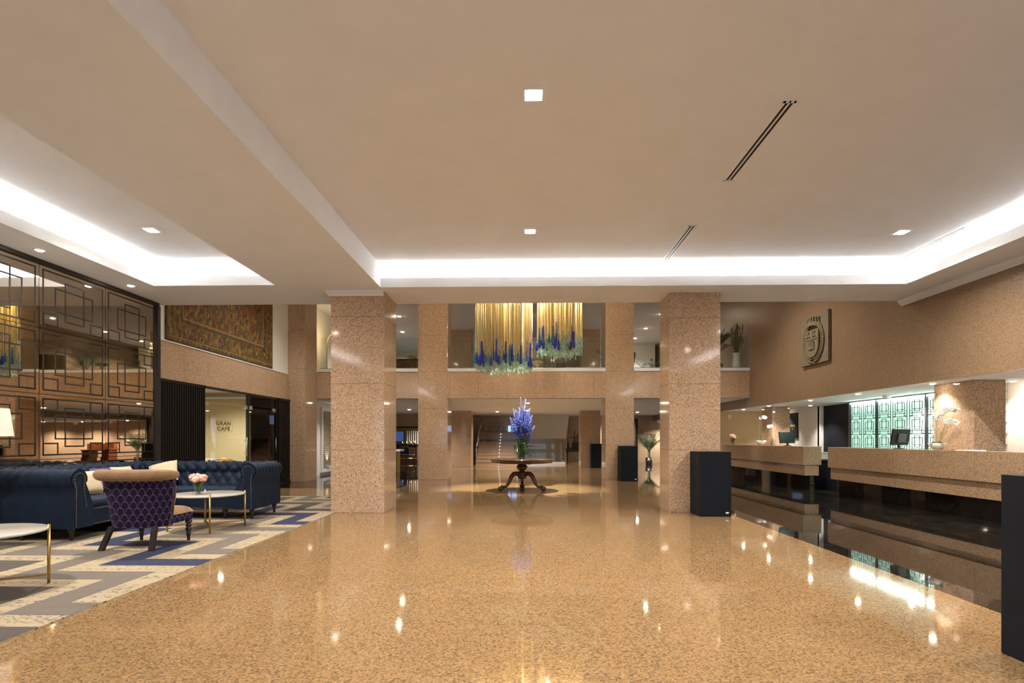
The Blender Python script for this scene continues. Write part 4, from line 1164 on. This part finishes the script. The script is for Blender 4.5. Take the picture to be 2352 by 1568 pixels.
# ---------------------------------------------------------------- chandelier of strands
def chandelier(cx, cy, rad, zbot, seed, label, n, ndrop, flat=.75):
    o = thing('strand_chandelier', label, 'chandelier', (cx, cy, ZU), 0, 'strand chandeliers')
    MB().lathe([(0, -.05), (rad * 1.02, -.05), (rad * 1.02, 0), (0, 0)], (0, 0, 0), 40, None, 1, flat).build('canopy', 'steel_dark', o)
    q = random.Random(seed); sm = MB(); cmx = MB(); zb = zbot - ZU
    for i in range(n):
        r = rad * math.sqrt(q.random()); a = q.uniform(0, 6.283); x, y = r * math.cos(a), r * math.sin(a) * flat
        e = zb + .28 + q.uniform(-.05, .25)
        sm.tube([(x, y, -.05), (x, y, e)], .0065, 4, False)
        L = q.uniform(.16, .34); cmx.tube([(x, y, e), (x, y, e - L)], .006, 4, False); cmx.ball((x, y, e - L - .01), (.022, .022, .034), 6, 4)
    s1 = sm.build('gold_strands', 'gold_strand', o); s1['kind'] = 'stuff'
    s2 = cmx.build('crystal_drops', 'crystal', o); s2['kind'] = 'stuff'
    for i in range(ndrop):
        r = rad * (1.0 if i % 3 else q.uniform(.5, .95)); a = q.uniform(PI * 1.02, PI * 1.98) if i % 4 else q.uniform(0, PI); x, y = r * math.cos(a) * .99, r * math.sin(a) * flat * 1.02
        z = zb + q.uniform(.02, .22); L = q.choice((.10, .13, .32, .42)) * q.uniform(.9, 1.15)
        d = MB().lathe([(0, z), (.030, z + .02), (.040, z + .055), (.034, z + .10), (.024, z + .11 + L * .3), (.017, z + .10 + L), (0, z + .11 + L)], (x, y, 0), 10)
        d.tube([(x, y, z + .1 + L), (x, y, -.05)], .003, 3, False)
        d.build('glass_drop', q.choice(('cobalt', 'cobalt', 'cobalt', 'violet', 'teal')), o)
    for z in (-.5, -1.6):
        for s in ((-.5, .5) if rad > .3 else (0,)): lamp('bulb', 'POINT', (s * rad, 0, z), 75 * rad, WARM, o, .06)
    return o
chandelier(-.525, 13.35, .705, 2.99, 1, 'wide cascade of gold strands ending in blue glass drops, left and lower', 520, 34)
chandelier(.85, 13.35, .575, 3.36, 2, 'shorter cascade of gold strands ending in blue glass drops, right of the other', 420, 26)
chandelier(.06, 14.6, .16, 3.72, 3, 'small thin cluster of strands hanging behind the gap between the cascades', 40, 4)

# ---------------------------------------------------------------- palms
def frond(mb, base, az, L, rise, droop, q, width=.30, n=25):
    pts = []
    for i in range(n + 1):
        t_ = i / n; r = L * (t_ * math.cos(rise) + .0); z = L * (t_ * math.sin(rise) - droop * t_ * t_)
        pts.append(Vector((base[0] + r * math.cos(az), base[1] + r * math.sin(az), base[2] + z)))
    mb.tube(pts[::3], [.010 * (1 - .8 * i / (len(pts[::3]) - 1)) for i in range(len(pts[::3]))], 4, False)
    sd = Vector((-math.sin(az), math.cos(az), 0))
    for i in range(3, n + 1):
        t_ = i / n; d = (pts[i] - pts[i - 1]).normalized(); w = width * math.sin(PI * (t_ * .85 + .12)) ** .7
        for s in (-1, 1):
            tip = pts[i] + (sd * s * 1.0 + d * .55 + Vector((0, 0, .05 - .35 * t_))) * w
            mid = pts[i].lerp(tip, .45); e = d * .0065
            mb.add([pts[i] - e * .3, mid - e, tip, mid + e], [(0, 1, 2, 3)])
def palm(loc, label, n, L, seed, mat='palm', pot=True, trunk=.5, rise=(.5, 1.35), azr=(0, 6.283)):
    o = thing('potted_palm', label, 'palm', loc); q = random.Random(seed)
    if pot:
        MB().lathe([(0, 0), (.16, 0), (.19, .36), (.175, .36), (.165, .32), (0, .32)], (0, 0, 0), 24).build('planter', 'chrome', o)
    tm = MB()
    for i in range(5): a = i * 1.256; tm.tube([(.04 * math.cos(a), .04 * math.sin(a), .3), (.07 * math.cos(a), .07 * math.sin(a), .3 + trunk)], [.016, .010], 6)
    tm.build('canes', 'stem', o)
    fm = MB()
    for i in range(n):
        az = azr[0] + (azr[1] - azr[0]) * ((i * .618) % 1); rs = q.uniform(*rise)
        frond(fm, (.05 * math.cos(az), .05 * math.sin(az), .3 + trunk * q.uniform(.55, 1)), az, L * q.uniform(.75, 1.1), rs, q.uniform(.18, .42), q)
    f = fm.build('fronds', mat, o); return o
palm((6.40, 28.2, 0), 'green potted palm in a steel planter by the far granite wall', 26, 1.25, 1, 'palm', True, .55, (.75, 1.45))
palm((6.34, 18.10, 3.40), 'dark green palm on the right mezzanine behind the glass', 20, .80, 2, 'palm_dark', True, .80, (.70, 1.30), (-.35, PI + .35))
palm((5.0, 22.2, 3.40), 'palm on the right mezzanine beside the bright doorway', 9, .9, 4, 'palm_dark', True, .3, (.3, 1.1))
palm((3.55, 21.4, 3.40), 'palm behind the right balcony column upstairs', 12, 1.15, 6, 'palm', True, .5, (.6, 1.35))
o = thing('grass_vase', 'tall pale vase of dried grasses upstairs beside the dark palm', 'vase', (6.84, 17.76, 3.40))
MB().lathe([(0, 0), (.09, 0), (.13, .25), (.10, .6), (.12, .68), (.10, .68), (.08, .6), (0, .1)], (0, 0, 0), 20).build('vase', 'ceramic', o)
q = random.Random(9); gm = MB()
for i in range(120):
    a = q.uniform(0, 6.28); r = q.uniform(.02, .20); h = q.uniform(1.0, 1.60); x, y = min(.2, r * math.cos(a)), r * math.sin(a)
    gm.tube([(x * .15, y * .15, .55), (x * .5, y * .5, .55 + (h - .55) * .55), (x, y, h)], [.004, .003, .002], 3, False)
    gm.ball((x, y, h), (.012, .012, .09), 4, 3)
gm.build('dried_grass', 'dry', o)

# ---------------------------------------------------------------- mezzanine furniture
o = thing('wooden_chest', 'dark carved wooden chest behind the balcony glass, left of the chandelier', 'chest', (-4.25, 19.6, 3.40))
MB().box(-.52, .36, -.28, .28, .08, .72).build('body', 'mahogany', o, bevel=.02); MB().box(-.56, .40, -.31, .31, .72, .78).build('lid', 'mahogany', o, bevel=.01)
MB().box(-.54, .38, -.30, .30, 0, .08).build('plinth', 'mahogany', o); MB().lathe([(0, 0), (.09, 0), (.06, .02), (0, .03)], (-.1, -.28, .42), 8, Matrix.Rotation(PI / 2, 3, 'X')).build('carved_rosette', 'walnut', o)
o = thing('flower_bowl', 'low bowl of yellow blossoms standing on the wooden chest upstairs', 'flowers', (-4.1, 19.6, 4.18))
MB().lathe([(0, 0), (.08, 0), (.16, .06), (.15, .06), (0, .02)], (0, 0, 0), 20).build('bowl', 'ceramic', o)
bm_ = MB()
for i in range(40): a = i * 2.4; r = .17 * math.sqrt((i + .5) / 40); bm_.ball((r * math.cos(a), r * math.sin(a), .09 + .06 * (1 - (r / .17) ** 2)), .035, 6, 4)
bm_.build('blossoms', 'yellow_flower', o)
o = thing('flower_bowl', 'low bowl of yellow blossoms on the balcony edge under the chandelier', 'flowers', (.42, 18.3, 3.40))
MB().lathe([(0, 0), (.10, 0), (.06, .05), (.05, .36), (.16, .42), (.15, .42), (0, .38)], (0, 0, 0), 20).build('bowl', 'ceramic', o)
bm_ = MB()
for i in range(40): a = i * 2.4; r = .19 * math.sqrt((i + .5) / 40); bm_.ball((r * math.cos(a), r * math.sin(a), .44 + .07 * (1 - (r / .19) ** 2)), .035, 6, 4)
bm_.build('blossoms', 'yellow_flower', o)
o = thing('wardrobe', 'tall mahogany cabinet on the left mezzanine behind the brass lamp', 'cabinet', (-6.55, 21.6, 3.40))
MB().box(-.75, .75, -.25, .25, .08, 2.35).build('body', 'mahogany', o); MB().box(-.82, .82, -.31, .31, 2.35, 2.5).build('cornice', 'mahogany', o, bevel=.02); MB().box(-.78, .78, -.28, .28, 0, .08).build('plinth', 'mahogany', o)
for s in (-1, 1):
    dd = MB().box(s * .37 - .34, s * .37 + .34, -.275, -.25, .14, 2.28).build('door', 'mahogany', o, bevel=.008); MB().ball((s * .06, -.285, 1.15), .02, 8, 6).build('knob', 'brass', dd)
    for z0, z1 in ((.22, 1.0), (1.1, 2.18)): MB().box(s * .37 - .25, s * .37 + .25, -.285, -.275, z0, z1).build('panel', 'mahogany', dd, bevel=.006)
o = thing('arc_lamp', 'slim brass floor lamp with a glowing shade on the left mezzanine', 'lamp', (-7.55, 20.6, 3.40))
MB().lathe([(0, 0), (.14, 0), (.14, .02), (.012, .03), (0, .03)], (0, 0, 0), 20).tube([(0, 0, .02), (0, 0, 1.55), (.04, 0, 1.75), (.18, 0, 1.93), (.36, 0, 2.0), (.40, 0, 1.95)], .011, 8).build('stand', 'brass', o)
sh = MB().lathe([(.13, 1.58), (.17, 1.75), (.12, 1.95), (.04, 1.97)], (.40, 0, 0), 24); sh.build('lamp_shade', 'shade_hot', o)
def tufted_chair(loc, rz, label):
    o = thing('tufted_armchair', label, 'armchair', loc, rz)
    MB().box(-.5, .5, -.35, .40, .14, .46).build('seat', 'tan_fabric', o, bevel=.04)
    b = MB().grid(lambda i, j: ((-1 + 2 * i / 40) * (.52 + .08 * j / 16), .36 - .1 * (1 - j / 16) - .28 * abs(-1 + 2 * i / 40) ** 3 + .03 * abs(math.sin(PI * (i / 4 + j / 4)) * math.sin(PI * (i / 4 - j / 4))), .44 + .50 * j / 16), 41, 17)
    bo = b.build('tufted_back', 'tan_fabric', o); bo.modifiers.new('thick', 'SOLIDIFY').thickness = .08
    for x in (-.42, .42):
        for y in (-.28, .32): MB().tube([(x, y, .15), (x, y, 0)], [.03, .018], 8).build('leg', 'dark_leg', o)
tufted_chair((3.35, 19.5, 3.40), 2.9, 'tufted tan armchair on the mezzanine behind the right balcony column')
tufted_chair((2.27, 23.0, 3.40), -.35, 'tufted tan armchair on the mezzanine right of the chandelier')
o = thing('room_divider', 'tan upholstered room divider on the mezzanine right of the chandelier', 'divider', (2.35, 26.2, 3.40))
MB().box(-.36, .36, -.05, .05, .04, 2.0).build('panel', 'tan_fabric', o, bevel=.03)
MB().box(-.85, -.365, -.05, .05, .04, 1.56).build('panel', 'tan_fabric', o, bevel=.03)
for x in (-.75, -.3, .3): MB().box(x - .04, x + .04, -.2, .2, 0, .04).build('foot', 'black_metal', o)
cu = MB().grid(lambda i, j: (-.1 + 2.1 * i / 120, 30.7 + .05 * math.sin(i * PI / 3), 3.41 + 2.4 * j), 121, 2)
tag(cu.build('curtain', 'curtain'), 'pale grey pleated curtain on the back wall upstairs, behind the chandelier', 'curtain')
cu = MB().grid(lambda i, j: (3.0 + .62 * i / 40, 30.5 + .05 * math.sin(i * PI / 3), 3.41 + 2.4 * j), 41, 2)
tag(cu.build('curtain', 'curtain'), 'narrow light curtain upstairs beside the brown column, right of the divider', 'curtain')
m = MB().box(4.0, 6.9, 29.0, 29.15, 3.40, ZU)
struct('wall_upper_room', m, 'plaster', 'cream wall of the room on the right mezzanine')
o = thing('upper_door', 'plain white door in the cream wall on the right mezzanine', 'door', (6.2, 28.98, 3.40)); o['kind'] = 'structure'
MB().box(-.45, .45, -.02, .02, 0, 2.05).build('door_leaf', 'trim_white', o); MB().box(-.52, -.45, -.03, .02, 0, 2.12).box(.45, .52, -.03, .02, 0, 2.12).box(-.52, .52, -.03, .02, 2.05, 2.12).build('frame', 'trim_white', o)
tag(MB().lathe([(0, 0), (.07, 0), (.07, .38), (.03, .44), (.03, .5), (0, .5)], (5.5, 28.88, 3.41), 14).build('fire_extinguisher', 'red'), 'red fire extinguisher standing by the white door upstairs', 'extinguisher')

# ---------------------------------------------------------------- staircase and stairwell
st = thing('staircase', 'granite staircase with a row of small lights rising behind the round table', 'staircase', (-1.4, 27.05, 0))
sm = MB()
for i in range(10): sm.box(-1.06, 1.06, .3 * i - .025, .3 * i + .02, .165 * (i + 1) - .03, .165 * (i + 1) + .002).box(-1.05, 1.05, .3 * i, .3 * i + (.32 if i < 9 else .95), 0 if i < 1 else .165 * i - .02, .165 * (i + 1))
sm.build('steps', 'granite_plain', st)
for i in range(10):
    MB().lathe([(0, 0), (.035, 0), (.035, .006), (0, .006)], (.09, .3 * i - .001, .165 * i + .085), 12, Matrix.Rotation(PI / 2, 3, 'X')).build('step_light', 'e_led', st)
for s in (-1, 1):
    hr = MB().tube([(s * 1.0, .0, .95), (s * 1.0, 2.85, 2.52)], .022, 8); hr.build('handrail', 'chrome', st)
    g = MB().add([(s * 1.03, .02, .10), (s * 1.03, 2.8, 1.66), (s * 1.03, 2.8, 2.48), (s * 1.03, .02, .92)], [(0, 1, 2, 3)]); g.build('glass_side', 'glass', st)
    for y in (.05, 1.4, 2.75): MB().tube([(s * 1.03, y, .0 if y < .1 else .55 * y), (s * 1.03, y, .95 + .55 * y)], .018, 8).build('post', 'chrome', st)
for k_ in range(6): tag(MB().tube([(-2.15 + .28 * k_, 30.35, 1.66), (-2.15 + .28 * k_, 30.35, 2.0)], .022, 8).build('landing_baluster', 'chrome'), 'short steel baluster on the stair landing, %s from the left' % ORD[k_], 'baluster', 'stair landing balusters')
tag(MB().box(-.95, -.40, 30.9, 30.98, 1.72, 2.05).build('landing_window', 'e_screen2'), 'small bright daylight panel on the wall above the stair landing', 'window')
m = MB().box(.0, 2.35, 30.3, 30.6, 0, 1.31); struct('wall_stairwell', m, 'granite_plain', 'granite parapet wall beside the staircase')
m = MB().prism([(.0, 1.31), (2.30, 1.31), (2.46, 2.599), (.0, 2.599)], 30.32, 30.58, 'xz'); struct('wall_stairwell_upper', m, 'plaster', 'pale slanting underside of the upper stair flight')
o = thing('stairwell_railing', 'clear glass railing on a white curb around the stairwell', 'railing', (1.0, 28.1, 0))
MB().box(-1.15, 1.05, -.05, .05, 0, .12).build('curb', 'trim_white', o); MB().box(1.0, 1.1, .05, 2.1, 0, .12).build('curb', 'trim_white', o)
MB().box(-1.1, 1.03, -.006, .006, .12, 1.05).build('glass_panel', 'glass', o); MB().box(1.045, 1.057, .06, 2.05, .12, 1.05).build('glass_panel', 'glass', o)
MB().box(1.03, 1.07, -.02, .02, .12, 1.06).build('post', 'steel_dark', o)
o = thing('antique_press', 'black antique wooden stand with tall slanted posts beside the stairwell', 'antique', (2.62, 29.2, 0))
MB().box(-.42, .5, -.16, .16, .62, .80).build('beam', 'dark_leg', o, bevel=.02)
for x, y in ((-.32, -.1), (-.32, .1), (.42, -.1), (.42, .1)): MB().tube([(x, y, .65), (x - .03, y, .2), (x - .02, y, 0)], [.05, .035, .02], 8).build('leg', 'dark_leg', o)
MB().lathe([(0, 0), (.05, 0), (.06, .15), (.05, .33), (.02, .42), (0, .44)], (-.30, 0, .80), 14).build('finial', 'screen_black', o)
MB().box(-.10, .42, -.13, .13, .80, 1.12).build('drum_housing', 'dark_leg', o, bevel=.04)
for a, b in (((-.06, 0, .8), (.05, 0, 1.72)), ((.16, 0, .8), (.22, 0, 1.6)), ((.02, 0, .8), (.12, 0, 1.45))): MB().bar(a, b, .05).build('post', 'dark_leg', o)
MB().bar((-.22, 0, 1.38), (.5, 0, 1.38), .03).build('crossbar', 'dark_leg', o)

# ---------------------------------------------------------------- ribbed panel on the left wall
o = thing('ribbed_panel', 'white framed ribbed wall panel lit by small lamps beyond the near left column', 'wall panel', (-7.32, 21.4, 0))
MB().box(.0, .03, -2.0, 2.6, .22, 2.32).build('ribbed_field', 'ribbed', o)
MB().box(0, .08, -2.12, -2.0, .1, 2.44).box(0, .08, 2.6, 2.72, .1, 2.44).box(0, .08, -2.0, 2.6, .1, .22).box(0, .08, -2.0, 2.6, 2.32, 2.44).build('frame', 'trim_white', o)
for y in (-1.5, -.3, .9, 2.1):
    MB().box(.03, .14, y - .06, y + .06, .26, .34).build('uplight', 'trim_white', o)
    lamp('uplight_bulb', 'SPOT', (.16, y, .38), 9, WARM2, o, .03, 1.3, .8, (0, PI * .955, 0))

# ---------------------------------------------------------------- bar
o = thing('high_table', 'white high table with a gold leg in the passage to the bar', 'table', (-5.15, 21.1, 0))
MB().box(-.55, .38, -.35, .35, .82, .90).build('tabletop', 'ceramic', o, bevel=.006)
for x in (-.45, .23): MB().box(x - .05, x + .05, -.05, .05, 0, .82).build('leg', 'brass', o)
o = thing('bar_stool', 'black bar stool behind the white high table', 'stool', (-4.95, 22.0, 0))
MB().box(-.2, .2, -.2, .2, .62, .68).build('seat', 'black_satin', o, bevel=.02); MB().box(-.2, .2, .17, .2, .68, .98).build('backrest', 'black_satin', o, bevel=.01)
for x in (-.17, .17):
    for y in (-.17, .17): MB().tube([(x, y, .63), (x * 1.3, y * 1.3, 0)], [.018, .012], 6).build('leg', 'black_metal', o)
o = thing('television', 'blue glowing television on the cream bar wall', 'television', (-8.03, 33.4, 1.46))
MB().box(-.6, .6, -.04, .04, -.34, .34).build('casing', 'screen_black', o); MB().box(-.57, .57, -.046, -.04, -.31, .31).build('display', 'e_screen', o)
o = thing('slat_divider', 'white and gold vertical slat divider at the bar', 'divider', (-6.2, 31.4, 0))
for i in range(11): MB().box(-.6 + .12 * i - .02, -.6 + .12 * i + .02, -.02, .02, .1, 1.84).build('slat', 'trim_white', o)
for z in (0.02, .88, 1.78): MB().box(-.66, .66, -.03, .03, z, z + .08).build('rail', 'brass', o)
o = thing('bar_counter', 'dark bar counter with a brass rail under the television', 'counter', (-6.9, 31.0, 0))
MB().box(-1.1, .8, -.3, .3, 0, .95).build('body', 'walnut', o); MB().box(-1.15, .85, -.36, .34, .95, 1.0).build('worktop', 'black_satin', o); MB().tube([(-1.1, -.40, .2), (.8, -.40, .2)], .025, 8).build('foot_rail', 'brass', o)
for i in range(4):
    tag(MB().lathe([(0, 0), (.06, 0), (.075, .05), (.06, .12), (.03, .15), (.03, .2), (0, .2)], (-7.0 + .24 * i, 30.9, 1.0), 12).build('brass_jar', 'brass'), 'small brass jar on the bar counter, %s from the left' % ORD[i], 'jar', 'brass jars on the bar counter')
for x, y, lb in ((-6.2, 29.3, 'low brown bar chair before the slat divider'), (-5.3, 29.6, 'low brown bar chair right of the slat divider')):
    o = thing('bar_chair', lb, 'chair', (x, y, 0), rnd.uniform(-.4, .4))
    MB().box(-.22, .22, -.22, .22, .40, .47).build('seat', 'tan_fabric', o, bevel=.02); MB().box(-.22, .22, .18, .22, .47, .82).build('backrest', 'tan_fabric', o, bevel=.015)
    for x_ in (-.19, .19):
        for y_ in (-.19, .19): MB().tube([(x_, y_, .41), (x_ * 1.15, y_ * 1.15, 0)], [.018, .012], 6).build('leg', 'black_metal', o)
o = thing('wooden_desk', 'reddish wooden writing desk against the far granite wall of the side hall', 'desk', (9.4, 29.4, 0))
MB().box(-.8, .8, -.35, .35, .70, .76).build('worktop', 'mahogany', o); MB().box(-.75, -.35, -.32, .32, .12, .70).build('drawer_case', 'mahogany', o); MB().box(.35, .75, -.32, .32, .12, .70).build('drawer_case', 'mahogany', o); MB().box(-.75, .75, .05, .32, .76, 1.1).build('gallery', 'mahogany', o)
for x in (-.7, -.4, .4, .7):
    for y in (-.28, .28): MB().tube([(x, y, .13), (x, y, 0)], [.03, .02], 8).build('leg', 'mahogany', o)
tag(MB().box(5.66, 5.78, 28.0, 30.2, 0, 2.35).build('door_jamb', 'black_wood'), 'dark vertical door jamb at the far wall left of the potted palm', 'jamb', kind='structure')

downlight('upper_spotlight', (-.08, 14.12, ZU), 'spotlight in the high ceiling straight above the round table', 'mezzanine spotlights', r=.08, mat='e_lens', power=2200, spot=math.radians(44), col=(1.0, .90, .76), size=.035, cat='spotlight')

downlight('downlight', (-1.3, 25.7, ZB), 'added round fill downlight under the mezzanine over the first stair tread', 'under mezzanine downlights', r=.07, power=E_DOWN * 3.2, spot=2.5)  # extra lamp added to brighten the stairs
